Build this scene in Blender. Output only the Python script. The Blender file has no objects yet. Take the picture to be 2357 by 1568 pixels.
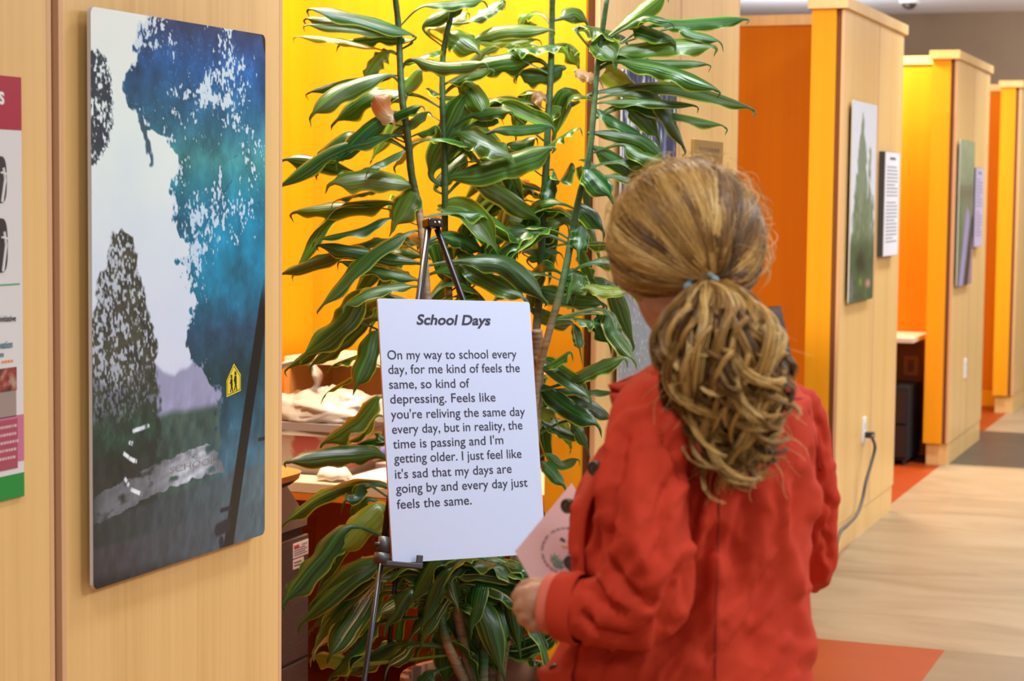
import bpy, bmesh, math, random
import numpy as np
from mathutils import Vector, Matrix

# ---------------------------------------------------------------- camera, world, lights, exposure
S = bpy.context.scene
COL = S.collection
W, H = 2357, 1568
FPX = 70 / 36 * W
PITCH, YAW, ROLL = math.radians(4.22), math.radians(20.9), math.radians(0.60)
CAM = np.array([1.75, 0.0, 1.57])
FWD = np.array([-math.sin(YAW) * math.cos(PITCH), math.cos(YAW) * math.cos(PITCH), -math.sin(PITCH)])
_rt = np.array([math.cos(YAW), math.sin(YAW), 0.0])
_up = np.cross(_rt, FWD)
RGT = math.cos(ROLL) * _rt + math.sin(ROLL) * _up
UPV = -math.sin(ROLL) * _rt + math.cos(ROLL) * _up

cam_data = bpy.data.cameras.new('camera')
cam = bpy.data.objects.new('camera', cam_data)
COL.objects.link(cam)
cam_data.lens = 70
cam_data.sensor_width = 36
cam_data.clip_start = 0.05
cam_data.clip_end = 100
cam.matrix_world = Matrix(((RGT[0], UPV[0], -FWD[0], CAM[0]), (RGT[1], UPV[1], -FWD[1], CAM[1]),
                           (RGT[2], UPV[2], -FWD[2], CAM[2]), (0, 0, 0, 1)))
cam_data.dof.use_dof = True
cam_data.dof.focus_distance = 4.0
cam_data.dof.aperture_fstop = 7.0
S.camera = cam

S.view_settings.view_transform = 'Standard'
S.view_settings.look = 'None'
S.view_settings.gamma = 1
S.view_settings.use_curve_mapping = False
S.view_settings.exposure = 0.12

world = bpy.data.worlds.new('world')
S.world = world
world.use_nodes = True
bg = world.node_tree.nodes['Background']
bg.inputs[0].default_value = (0.9, 0.87, 0.85, 1)
bg.inputs[1].default_value = 0.25


def area(name, loc, target, sx, sy, power, color, spread=180):
    d = bpy.data.lights.new(name, 'AREA')
    d.shape = 'RECTANGLE'
    d.size, d.size_y, d.energy, d.color = sx, sy, power, color
    d.spread = math.radians(spread)
    o = bpy.data.objects.new(name, d)
    COL.objects.link(o)
    o.location = loc
    o.rotation_euler = (Vector(target) - Vector(loc)).to_track_quat('-Z', 'Y').to_euler()
    return o


HALL = (0.90, 0.965, 1.04)
# hall ceiling lamps: recessed downlights beside the partitions, then added fill panels and uplights without fixtures
for y, w_ in ((-1.6, 16), (1.0, 20), (4.1, 20), (7.6, 34), (10.6, 52), (13.8, 56)):
    area('hall_lamp_and_fill', (0.85, y, 3.17), (0.85, y, 0), 0.35, 0.35, w_, HALL, 140)
for y in (-1.5, 3.0, 7.5, 12.0):
    area('hall_lamp_and_fill', (4.0, y, 3.17), (4.0, y, 0), 1.2, 1.2, 100, HALL)  # unseen soft fill, added over the open side
for y in (4.5, 9.5, 14.0):
    area('ceiling_fill', (2.6, y, 2.3), (2.6, y, 3.2), 1.2, 0.6, 42, HALL)  # added to brighten the ceiling, no fixture there
area('ceiling_fill', (-1.8, 15.4, 2.3), (-1.8, 15.4, 3.2), 1.6, 1.6, 52, HALL)  # added fill for the ceiling at the far end
area('ceiling_fill', (1.6, 15.4, 2.3), (1.6, 15.4, 3.2), 1.6, 1.6, 36, HALL)
area('hall_lamp_and_fill', (1.0, 16.6, 3.1), (0.6, 17.9, 1.6), 1.2, 0.3, 40, HALL)  # added to brighten the far wall
WARM = (1.0, 0.84, 0.58)
area('bay_lamp', (-0.72, 4.95, 3.1), (-0.85, 5.9, 1.0), 0.8, 0.12, 140, WARM)
area('hall_lamp_and_fill', (0.25, 4.4, 3.17), (-0.1, 4.9, 1.0), 0.5, 0.5, 20, HALL, 120)
area('bay_lamp', (-0.85, 11.65, 2.95), (-0.6, 12.2, 1.2), 0.6, 0.12, 95, WARM)
area('bay_lamp', (-0.65, 14.2, 2.75), (-0.7, 15.0, 1.0), 0.5, 0.12, 6, WARM)


# ---------------------------------------------------------------- pixel geometry helpers
def ray(x, y):
    return FWD + RGT * ((x - W / 2) / FPX) + UPV * ((H / 2 - y) / FPX)


def at(x, y, t):
    """point seen at photo pixel (x, y), t metres along the optical axis"""
    return CAM + ray(x, y) * t


def onp(x, y, axis, val):
    d = ray(x, y)
    return CAM + d * ((val - CAM[axis]) / d[axis])


# ---------------------------------------------------------------- mesh helpers
class MB:
    def __init__(self):
        self.v, self.f, self.c, self.uv = [], [], [], []

    def add(self, verts, faces, col=None, uv=None):
        b = len(self.v)
        self.v.extend([tuple(map(float, p)) for p in verts])
        self.f.extend([tuple(b + i for i in f) for f in faces])
        if col is not None:
            if len(col) == 3 and not hasattr(col[0], '__len__'):
                col = [tuple(col)] * len(verts)
            self.c.extend([tuple(map(float, q)) for q in col])
        if uv is not None:
            self.uv.extend(uv)
        return self

    def box(self, x0, x1, y0, y1, z0, z1, col=None):
        v = [(x, y, z) for z in (z0, z1) for y in (y0, y1) for x in (x0, x1)]
        f = [(0, 2, 3, 1), (4, 5, 7, 6), (0, 1, 5, 4), (2, 6, 7, 3), (0, 4, 6, 2), (1, 3, 7, 5)]
        return self.add(v, f, col)

    def obox(self, c, ax, ay, az, col=None):
        """box about centre c with half-axis vectors"""
        c, ax, ay, az = map(np.array, (c, ax, ay, az))
        v = [c + i * ax + j * ay + k * az for k in (-1, 1) for j in (-1, 1) for i in (-1, 1)]
        f = [(0, 2, 3, 1), (4, 5, 7, 6), (0, 1, 5, 4), (2, 6, 7, 3), (0, 4, 6, 2), (1, 3, 7, 5)]
        return self.add(v, f, col)

    def rings(self, rings, caps=True, col=None, closed=True):
        n = len(rings[0])
        v = [p for r in rings for p in r]
        f = []
        m = n if closed else n - 1
        for i in range(len(rings) - 1):
            for j in range(m):
                k = (j + 1) % n
                f.append((i * n + j, i * n + k, (i + 1) * n + k, (i + 1) * n + j))
        if caps and closed:
            f.append(tuple(range(n - 1, -1, -1)))
            f.append(tuple((len(rings) - 1) * n + j for j in range(n)))
        return self.add(v, f, col)

    def tube(self, pts, rad, n=8, caps=True, col=None):
        pts = [np.array(p, float) for p in pts]
        if not hasattr(rad, '__len__'):
            rad = [rad] * len(pts)
        T = []
        for i in range(len(pts)):
            a, b = pts[max(i - 1, 0)], pts[min(i + 1, len(pts) - 1)]
            d = b - a
            T.append(d / (np.linalg.norm(d) + 1e-12))
        h = np.array([0, 0, 1.0]) if abs(T[0][2]) < 0.9 else np.array([1.0, 0, 0])
        N = np.cross(T[0], h)
        N /= np.linalg.norm(N)
        R = []
        for i, p in enumerate(pts):
            N = N - T[i] * (N @ T[i])
            N /= np.linalg.norm(N)
            B = np.cross(T[i], N)
            R.append([p + rad[i] * (math.cos(2 * math.pi * k / n) * N + math.sin(2 * math.pi * k / n) * B) for k in range(n)])
        return self.rings(R, caps, col)

    def cyl(self, c, r, z0, z1, n=24, r2=None, col=None):
        r2 = r if r2 is None else r2
        return self.rings([[(c[0] + q * math.cos(2 * math.pi * k / n), c[1] + q * math.sin(2 * math.pi * k / n), z) for k in range(n)]
                           for q, z in ((r, z0), (r2, z1))], True, col)

    def ball(self, c, ax, ay, az, nu=16, nv=10, col=None):
        c, ax, ay, az = map(np.array, (c, ax, ay, az))
        R = []
        for i in range(1, nv):
            th = math.pi * i / nv
            R.append([c + az * math.cos(th) + math.sin(th) * (ax * math.cos(2 * math.pi * k / nu) + ay * math.sin(2 * math.pi * k / nu)) for k in range(nu)])
        return self.rings(R, True, col)

    def mesh(self, name, smooth=False, off=(0, 0, 0)):
        me = bpy.data.meshes.new(name)
        o = np.array(off, float)
        V = np.array(self.v, float).reshape(-1, 3) - o
        me.from_pydata(V.tolist(), [], self.f)
        if self.c:
            a = me.color_attributes.new('col', 'FLOAT_COLOR', 'POINT')
            C = np.ones((len(self.v), 4), np.float32)
            C[:, :3] = np.array(self.c, np.float32)
            a.data.foreach_set('color', C.ravel())
        if self.uv:
            u = me.uv_layers.new(name='uv')
            li = np.zeros(len(me.loops), np.int32)
            me.loops.foreach_get('vertex_index', li)
            u.data.foreach_set('uv', np.array(self.uv, np.float32)[li].ravel())
        if smooth:
            me.polygons.foreach_set('use_smooth', [True] * len(me.polygons))
        me.update()
        return me

    def build(self, name, mat, parent=None, smooth=False, bevel=0):
        off = (0, 0, 0)
        p = parent
        while p is not None:
            off = tuple(np.array(off) + np.array(p.location))
            p = p.parent
        o = bpy.data.objects.new(name, self.mesh(name, smooth, off))
        COL.objects.link(o)
        if mat is not None:
            o.data.materials.append(mat)
        if parent is not None:
            o.parent = parent
        if bevel:
            m = o.modifiers.new('bevel', 'BEVEL')
            m.width, m.segments, m.limit_method = bevel, 2, 'ANGLE'
        return o


def tag(o, label=None, cat=None, group=None, kind=None):
    for k, v in (('label', label), ('category', cat), ('group', group), ('kind', kind)):
        if v:
            o[k] = v
    return o


def thing(name, label, cat, loc, group=None):
    o = bpy.data.objects.new(name, None)
    COL.objects.link(o)
    o.location = tuple(float(q) for q in loc)
    o.empty_display_size = 0.1
    return tag(o, label, cat, group)


def fuse(mb, voxel, smooth=6):
    """voxel-union of all closed shells in mb; returns (verts, faces)"""
    me = mb.mesh('tmp')
    o = bpy.data.objects.new('tmp', me)
    COL.objects.link(o)
    m = o.modifiers.new('r', 'REMESH')
    m.mode, m.voxel_size, m.adaptivity = 'VOXEL', voxel, 0
    if smooth:
        s = o.modifiers.new('s', 'SMOOTH')
        s.factor, s.iterations = 0.5, smooth
    dg = bpy.context.evaluated_depsgraph_get()
    e = o.evaluated_get(dg).to_mesh()
    V = np.zeros(len(e.vertices) * 3)
    e.vertices.foreach_get('co', V)
    F = [tuple(p.vertices) for p in e.polygons]
    o.evaluated_get(dg).to_mesh_clear()
    bpy.data.objects.remove(o)
    bpy.data.meshes.remove(me)
    return V.reshape(-1, 3), F


def normals(V, F):
    N = np.zeros_like(V)
    A = np.array([f[:3] for f in F])
    n = np.cross(V[A[:, 1]] - V[A[:, 0]], V[A[:, 2]] - V[A[:, 0]])
    for k in range(3):
        np.add.at(N, A[:, k], n)
    for f in (F if len(F[0]) == 4 else []):
        break
    A4 = np.array([f[3] if len(f) > 3 else f[2] for f in F])
    np.add.at(N, A4, n)
    return N / (np.linalg.norm(N, axis=1, keepdims=True) + 1e-12)


def crom(pts, n):
    """Catmull-Rom through pts (k,d) -> n samples"""
    P = np.array(pts, float)
    P = np.vstack([2 * P[0] - P[1], P, 2 * P[-1] - P[-2]])
    out = []
    for s in np.linspace(0, len(pts) - 1 - 1e-9, n):
        i = int(s)
        u = s - i
        a, b, c, d = P[i], P[i + 1], P[i + 2], P[i + 3]
        out.append(0.5 * (2 * b + (c - a) * u + (2 * a - 5 * b + 4 * c - d) * u * u + (3 * b - a - 3 * c + d) * u ** 3))
    return np.array(out)


_rs = np.random.RandomState(7)
_LAT = _rs.rand(64, 64)


def vn(x, y):
    """tileable smooth value noise"""
    x, y = np.asarray(x, float), np.asarray(y, float)
    xi, yi = np.floor(x).astype(int), np.floor(y).astype(int)
    u, v = x - xi, y - yi
    u, v = u * u * (3 - 2 * u), v * v * (3 - 2 * v)
    g = lambda a, b: _LAT[a % 64, b % 64]
    return (g(xi, yi) * (1 - u) + g(xi + 1, yi) * u) * (1 - v) + (g(xi, yi + 1) * (1 - u) + g(xi + 1, yi + 1) * u) * v


def fbm(x, y, o=4):
    s, a, t = 0, 1.0, 0
    for k in range(o):
        s = s + a * vn(x * 2 ** k + 17.3 * k, y * 2 ** k + 5.1 * k)
        t += a
        a *= 0.5
    return s / t


def sst(a, b, x):
    t = np.clip((x - a) / (b - a), 0, 1)
    return t * t * (3 - 2 * t)


def lin(r, g, b):
    f = lambda c: (c / 255 / 12.92) if c / 255 <= 0.04045 else ((c / 255 + 0.055) / 1.055) ** 2.4
    return (f(r), f(g), f(b))


def linA(C):
    C = np.asarray(C, float) / 255
    return np.where(C <= 0.04045, C / 12.92, ((C + 0.055) / 1.055) ** 2.4)


# ---------------------------------------------------------------- materials
def mat(name, col=(0.5, 0.5, 0.5), rough=0.5, metal=0.0, spec=0.5, coat=0.0):
    m = bpy.data.materials.new(name)
    m.use_nodes = True
    b = m.node_tree.nodes['Principled BSDF']
    b.inputs['Base Color'].default_value = (*col, 1)
    b.inputs['Roughness'].default_value = rough
    b.inputs['Metallic'].default_value = metal
    b.inputs['Specular IOR Level'].default_value = spec
    b.inputs['Coat Weight'].default_value = coat
    return m


def nodes(m):
    nt = m.node_tree
    return nt, nt.nodes['Principled BSDF'], (lambda t: nt.nodes.new('ShaderNode' + t)), (lambda a, b: nt.links.new(a, b))


def ramp(nt, fac, stops):
    r = nt.nodes.new('ShaderNodeValToRGB')
    e = r.color_ramp.elements
    while len(e) > 1:
        e.remove(e[-1])
    e[0].position, e[0].color = stops[0][0], (*stops[0][1], 1)
    for p, c in stops[1:]:
        q = e.new(p)
        q.color = (*c, 1)
    nt.links.new(fac, r.inputs[0])
    return r.outputs[0]


def noisy(m, scale, stops, detail=4, stretch=(1, 1, 1), bump=0.0, bump_scale=None):
    nt, b, N, L = nodes(m)
    tc = N('TexCoord')
    mp = N('Mapping')
    mp.inputs['Scale'].default_value = stretch
    L(tc.outputs['Object'], mp.inputs[0])
    n = N('TexNoise')
    n.inputs['Scale'].default_value = scale
    n.inputs['Detail'].default_value = detail
    L(mp.outputs[0], n.inputs['Vector'])
    L(ramp(nt, n.outputs[0], stops), b.inputs['Base Color'])
    if bump:
        n2 = N('TexNoise')
        n2.inputs['Scale'].default_value = bump_scale or scale
        n2.inputs['Detail'].default_value = 3
        L(mp.outputs[0], n2.inputs['Vector'])
        bp = N('Bump')
        bp.inputs['Strength'].default_value = bump
        bp.inputs['Distance'].default_value = 0.01
        L(n2.outputs[0], bp.inputs['Height'])
        L(bp.outputs[0], b.inputs['Normal'])
    return m


def wood(name, c0, c1, c2, rough=0.34, sc=1.0):
    """veneer: fine vertical streaks with a broad cathedral variation"""
    m = mat(name, c1, rough, spec=0.4)
    nt, b, N, L = nodes(m)
    tc = N('TexCoord')
    mp = N('Mapping')
    mp.inputs['Scale'].default_value = (26 * sc, 26 * sc, 0.55 * sc)
    L(tc.outputs['Object'], mp.inputs[0])
    n = N('TexNoise')
    n.inputs['Scale'].default_value = 2.2
    n.inputs['Detail'].default_value = 8
    n.inputs['Roughness'].default_value = 0.62
    n.inputs['Distortion'].default_value = 0.35
    L(mp.outputs[0], n.inputs['Vector'])
    mp2 = N('Mapping')
    mp2.inputs['Scale'].default_value = (2.6, 2.6, 0.12)
    L(tc.outputs['Object'], mp2.inputs[0])
    n2 = N('TexNoise')
    n2.inputs['Scale'].default_value = 2.0
    n2.inputs['Detail'].default_value = 2
    L(mp2.outputs[0], n2.inputs['Vector'])
    mx = N('Math')
    mx.operation = 'MULTIPLY_ADD'
    L(n2.outputs[0], mx.inputs[0])
    mx.inputs[1].default_value = 0.55
    mh = N('Math')
    mh.operation = 'MULTIPLY'
    L(n.outputs[0], mh.inputs[0])
    mh.inputs[1].default_value = 0.5
    L(mh.outputs[0], mx.inputs[2])
    L(ramp(nt, mx.outputs[0], [(0.34, c0), (0.52, c1), (0.7, c2)]), b.inputs['Base Color'])
    return m


def vcol(name, rough=0.5, spec=0.5, coat=0.0, attr='col'):
    m = mat(name, rough=rough, spec=spec, coat=coat)
    nt, b, N, L = nodes(m)
    a = N('Attribute')
    a.attribute_name = attr
    L(a.outputs['Color'], b.inputs['Base Color'])
    return m


MAPLE = wood('maple veneer', (0.61, 0.360, 0.120), (0.72, 0.462, 0.175), (0.78, 0.52, 0.215))
LIP = wood('maple edge lipping', (0.58, 0.32, 0.16), (0.64, 0.37, 0.19), (0.70, 0.42, 0.22), 0.4)
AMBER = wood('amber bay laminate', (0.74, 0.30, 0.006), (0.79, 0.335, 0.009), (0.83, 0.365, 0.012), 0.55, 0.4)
WING = wood('shaded amber wing laminate', (0.58, 0.165, 0.001), (0.63, 0.185, 0.0015), (0.67, 0.205, 0.002), 0.65, 0.4)  # bay amber darkened: shade on the wings put into the colour
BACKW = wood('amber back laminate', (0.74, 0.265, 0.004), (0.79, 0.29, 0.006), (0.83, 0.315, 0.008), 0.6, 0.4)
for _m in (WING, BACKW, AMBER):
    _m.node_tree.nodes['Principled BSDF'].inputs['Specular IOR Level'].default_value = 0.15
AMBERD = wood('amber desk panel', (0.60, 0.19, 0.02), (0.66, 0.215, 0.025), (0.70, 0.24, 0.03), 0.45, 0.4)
REVEAL = mat('dark reveal', (0.16, 0.045, 0.008), 0.7)
BLACKM = mat('black powder coat', (0.006, 0.006, 0.008), 0.3, spec=0.35)
BLACKP = mat('black plastic', (0.02, 0.02, 0.022), 0.45)
DARK = mat('dark interior', (0.01, 0.009, 0.009), 0.8)
STEEL = mat('bright rivet', (0.75, 0.73, 0.72), 0.25, 1.0)
WHITEP = mat('white plastic', (0.78, 0.77, 0.76), 0.35)
INK = mat('dark navy ink', (0.018, 0.018, 0.045), 0.5)
# ---------------------------------------------------------------- room shell
m = mat('linoleum', rough=0.42, spec=0.2)
nt, b, N, L = nodes(m)
tc = N('TexCoord')
sp = N('SeparateXYZ')
L(tc.outputs['Object'], sp.inputs[0])


def gt(sock, v):
    q = N('Math')
    q.operation = 'GREATER_THAN'
    L(sock, q.inputs[0])
    q.inputs[1].default_value = v
    return q.outputs[0]


def mixc(fac, a, bb):
    q = N('Mix')
    q.data_type = 'RGBA'
    L(fac, q.inputs[0])
    for s, i in ((a, 6), (bb, 7)):
        if isinstance(s, tuple):
            q.inputs[i].default_value = (*s, 1)
        else:
            L(s, q.inputs[i])
    return q.outputs[2]


def mul(a, bb):
    q = N('Math')
    q.operation = 'MULTIPLY'
    L(a, q.inputs[0])
    L(bb, q.inputs[1])
    return q.outputs[0]


def inv(a):
    q = N('Math')
    q.operation = 'SUBTRACT'
    q.inputs[0].default_value = 1
    L(a, q.inputs[1])
    return q.outputs[0]


mp = N('Mapping')
mp.inputs['Scale'].default_value = (1.0, 2.4, 1)
mp.inputs['Rotation'].default_value = (0, 0, 0.3)
L(tc.outputs['Object'], mp.inputs[0])
nz = N('TexNoise')
nz.inputs['Scale'].default_value = 1.3
nz.inputs['Detail'].default_value = 6
nz.inputs['Distortion'].default_value = 1.2
L(mp.outputs[0], nz.inputs['Vector'])
beige = ramp(nt, nz.outputs[0], [(0.3, (0.25, 0.172, 0.088)), (0.5, (0.325, 0.23, 0.125)), (0.7, (0.365, 0.265, 0.155))])
tan = ramp(nt, nz.outputs[0], [(0.3, (0.215, 0.145, 0.072)), (0.7, (0.27, 0.19, 0.105))])
grey = ramp(nt, nz.outputs[0], [(0.3, (0.066, 0.049, 0.033)), (0.7, (0.084, 0.064, 0.045))])
orange = ramp(nt, nz.outputs[0], [(0.3, (0.29, 0.042, 0.004)), (0.7, (0.33, 0.052, 0.005))])
X, Y = sp.outputs[0], sp.outputs[1]
hall = gt(X, -0.04)
right = gt(X, 0.73)
yA, yB, yC = gt(Y, 6.93), gt(Y, 11.86), gt(Y, 13.67)
near = mixc(right, orange, tan)                 # rows nearer than 6.93 m
mid = mixc(hall, orange, beige)
c = mixc(yA, near, mid)
c = mixc(yB, c, grey)
c = mixc(yC, c, mid)
L(c, b.inputs['Base Color'])
FLOOR = m
o = MB().box(-4.0, 6.5, -4.0, 18.3, -0.1, 0.0).build('floor', FLOOR)
tag(o, kind='structure')

CEIL = noisy(mat('ceiling tile', rough=0.9), 30, [(0.3, (0.74, 0.73, 0.74)), (0.7, (0.80, 0.79, 0.80))])
tag(MB().box(-4.0, 6.5, -4.0, 18.3, 3.2, 3.3).build('ceiling', CEIL), kind='structure')
TAUPE = noisy(mat('taupe wall paint', rough=0.85), 3, [(0.3, (0.20, 0.135, 0.085)), (0.7, (0.22, 0.15, 0.095))])
CREAM = noisy(mat('cream wall paint', rough=0.85), 3, [(0.3, (0.55, 0.47, 0.36)), (0.7, (0.60, 0.52, 0.40))])
tag(MB().box(-4.0, 6.5, 17.9, 18.1, 0, 3.2).build('wall_far', TAUPE), kind='structure')
tag(MB().box(6.3, 6.5, -4.0, 17.9, 0, 3.2).build('wall_right', CREAM), kind='structure')
tag(MB().box(-4.0, 6.3, -4.0, -3.8, 0, 3.2).build('wall_near', CREAM), kind='structure')
tag(MB().box(-4.0, -3.8, -3.8, 17.9, 0, 3.2).build('wall_left', CREAM), kind='structure')
XB = -1.27                                       # the back of the work bays
for k, (ya, yb) in enumerate(((0.9, 6.02), (6.06, 9.31), (9.35, 12.2), (12.24, 15.33), (15.37, 17.9))):
    mb = MB().box(XB - 0.06, XB, ya, yb, 0.0, 2.36)
    o = mb.build('trim_%d' % (k + 1), BACKW)
    MB().box(XB - 0.07, XB + 0.015, ya, yb, 2.36, 2.424).build('trim_cap', MAPLE, o)
    tag(o, kind='structure')

# ---------------------------------------------------------------- wooden partitions (T-shaped, along the left of the hall)
T = 0.142


def partition(label, y0, y1, yj, joint, yw, kick=0.13):
    root = thing('wood_partition', label, 'partition', (0, (y0 + y1) / 2, 0), 'wooden partitions along the hall')
    e = 0.012
    ztop = 2.375
    # hall-side veneer panels, set on a dark core so the joints read as reveals
    MB().box(-T + 0.02, -0.012, y0 + 0.018, y1 - 0.018, kick, ztop).build('core', REVEAL, root)
    for a, bb, la, lb in ((y0 + 0.012, yj - joint / 2, 1, 1), (yj + joint / 2, y1 - 0.012, 1, 1)):
        p = MB().box(-0.014, 0, a + e, bb - e, kick, ztop).build('hall_panel', MAPLE, root)
        MB().box(-0.014, 0.0004, a, a + e, kick, ztop).build('edge_strip', LIP, p)
        MB().box(-0.014, 0.0004, bb - e, bb, kick, ztop).build('edge_strip', LIP, p)
    MB().box(-T, -0.036, y0, y0 + 0.02, kick, ztop).build('end_panel', AMBER, root)
    MB().box(-T, -0.036, y1 - 0.02, y1, kick, ztop).build('end_panel', AMBER, root)
    MB().box(-T, -T + 0.012, y0 + 0.02, y1 - 0.02, kick, ztop).build('bay_panel', AMBER, root)
    MB().box(-T + 0.015, -0.004, y0 + 0.03, y1 - 0.03, 0, kick - .003).build('kickboard', MAPLE, root)
    MB().box(-T - 0.016, 0.016, y0 - 0.016, y1 + 0.016, ztop, 2.424).build('cap', MAPLE, root, bevel=0.002)
    # wing running back from the hall to the bay's back wall
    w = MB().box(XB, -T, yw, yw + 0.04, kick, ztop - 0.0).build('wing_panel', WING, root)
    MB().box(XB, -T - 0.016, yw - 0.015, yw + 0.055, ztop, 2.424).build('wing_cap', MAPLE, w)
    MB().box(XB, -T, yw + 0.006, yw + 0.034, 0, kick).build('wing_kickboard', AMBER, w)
    return root


partition('wooden partition nearest the camera, carrying the large stormy tree photo', 1.45, 3.372, 2.612, 0.02, 2.45)
partition('wooden partition behind the plant and the woman, carrying the gold plaque', 5.222, 6.766, 6.03, 0.004, 6.02)
partition('wooden partition with the conifer photo and a cord plugged into its outlet', 8.53, 10.0, 9.34, 0.004, 9.31)
partition('wooden partition with the green and purple photo, second from the far end', 11.76, 13.2, 12.48, 0.004, 12.2)
partition('farthest wooden partition, cut by the right edge of the photo', 14.85, 16.3, 15.6, 0.004, 15.33)

# security dome on the ceiling
P = onp(2110, 4, 2, 3.2)
P = P + np.array([0, -0.35, 0])
r = thing('dome_camera', 'small white dome camera on the ceiling above the far partitions', 'camera', P)
MB().cyl(P, 0.085, 3.155, 3.2).build('housing', WHITEP, r, True)
MB().ball((P[0], P[1], 3.158), (0.062, 0, 0), (0, 0.062, 0), (0, 0, 0.055)).build('dome', mat('smoked dome', (0.05, 0.03, 0.02), 0.1), r, True)


# ---------------------------------------------------------------- photo prints on the partitions
PRINT = vcol('glossy photo print', rough=0.18, spec=0.32)
BOARD = mat('print board edge', (0.62, 0.60, 0.58), 0.5)


def hall_print(name, label, cat, y0, y1, z0, z1, art, nu, nv, stand=0.016, thick=0.006, rad=0.012, material=None):
    """board mounted on stand-offs just in front of the partition face (plane x = 0)"""
    root = thing(name, label, cat, (stand, (y0 + y1) / 2, z0), 'photo prints on the partitions')
    # rounded-corner backing board
    pts = []
    for cy, cz, a0 in ((y1 - rad, z1 - rad, 0), (y0 + rad, z1 - rad, 90), (y0 + rad, z0 + rad, 180), (y1 - rad, z0 + rad, 270)):
        for k in range(5):
            a = math.radians(a0 + 22.5 * k)
            pts.append((cy + rad * math.cos(a), cz + rad * math.sin(a)))
    xf = stand + thick
    MB().rings([[(stand, p[0], p[1]) for p in pts], [(xf, p[0], p[1]) for p in pts]]).build('board', BOARD, root)
    U, V = np.meshgrid((np.arange(nu + 1)) / nu, (np.arange(nv + 1)) / nv)
    Cc = np.clip(linA(np.clip(art(U, V), 0, 255)) * np.array([1.16, 1.34, 1.42]), 0, .92)
    # shrink the picture sheet to the rounded outline
    hw, hh = (y1 - y0) / 2, (z1 - z0) / 2
    dx, dz = (U - .5) * 2 * hw, (.5 - V) * 2 * hh
    qx, qz = np.maximum(np.abs(dx) - (hw - rad), 0), np.maximum(np.abs(dz) - (hh - rad), 0)
    q = np.hypot(qx, qz)
    k = np.where(q > rad, rad / np.maximum(q, 1e-9), 1)
    dx, dz = np.sign(dx) * (np.minimum(np.abs(dx), hw - rad) + qx * k), np.sign(dz) * (np.minimum(np.abs(dz), hh - rad) + qz * k)
    v = np.stack([np.full(U.size, xf + 0.0006), (y0 + hw + dx).ravel(), (z0 + hh + dz).ravel()], 1)
    f = []
    n = nu + 1
    for j in range(nv):
        for i in range(nu):
            f.append((j * n + i, (j + 1) * n + i, (j + 1) * n + i + 1, j * n + i + 1))
    mb = MB()
    mb.add(v, f, [tuple(q) for q in Cc.reshape(-1, 3)])
    mb.build('picture', material or PRINT, root)
    for yy in (y0 + 0.1, y1 - 0.1):
        MB().box(-0.001, stand + 0.001, yy - 0.02, yy + 0.02, z1 - 0.12, z1 - 0.05).build('standoff', BLACKP, root)
        MB().box(-0.001, stand + 0.001, yy - 0.02, yy + 0.02, z0 + 0.05, z0 + 0.12).build('standoff', BLACKP, root)
    return root, xf + 0.0008


def mixA(a, bb, m_):
    return a * (1 - m_[..., None]) + np.asarray(bb, float) * m_[..., None] if np.ndim(bb) == 1 else a * (1 - m_[..., None]) + bb * m_[..., None]


def seg(U, V, a, bb, asp=1.57):
    """distance to a segment, in picture widths"""
    ax, ay, bx, by = a[0], a[1] * asp, bb[0], bb[1] * asp
    px, py = U - ax, V * asp - ay
    dx, dy = bx - ax, by - ay
    t = np.clip((px * dx + py * dy) / (dx * dx + dy * dy), 0, 1)
    return np.hypot(px - t * dx, py - t * dy), t


def inpoly(U, V, P_):
    ins = np.zeros(U.shape, bool)
    n = len(P_)
    for i in range(n):
        x0, y0 = P_[i]
        x1, y1 = P_[(i + 1) % n]
        c_ = ((y0 > V) != (y1 > V)) & (U < (x1 - x0) * (V - y0) / (y1 - y0 + 1e-12) + x0)
        ins ^= c_
    return ins


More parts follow.
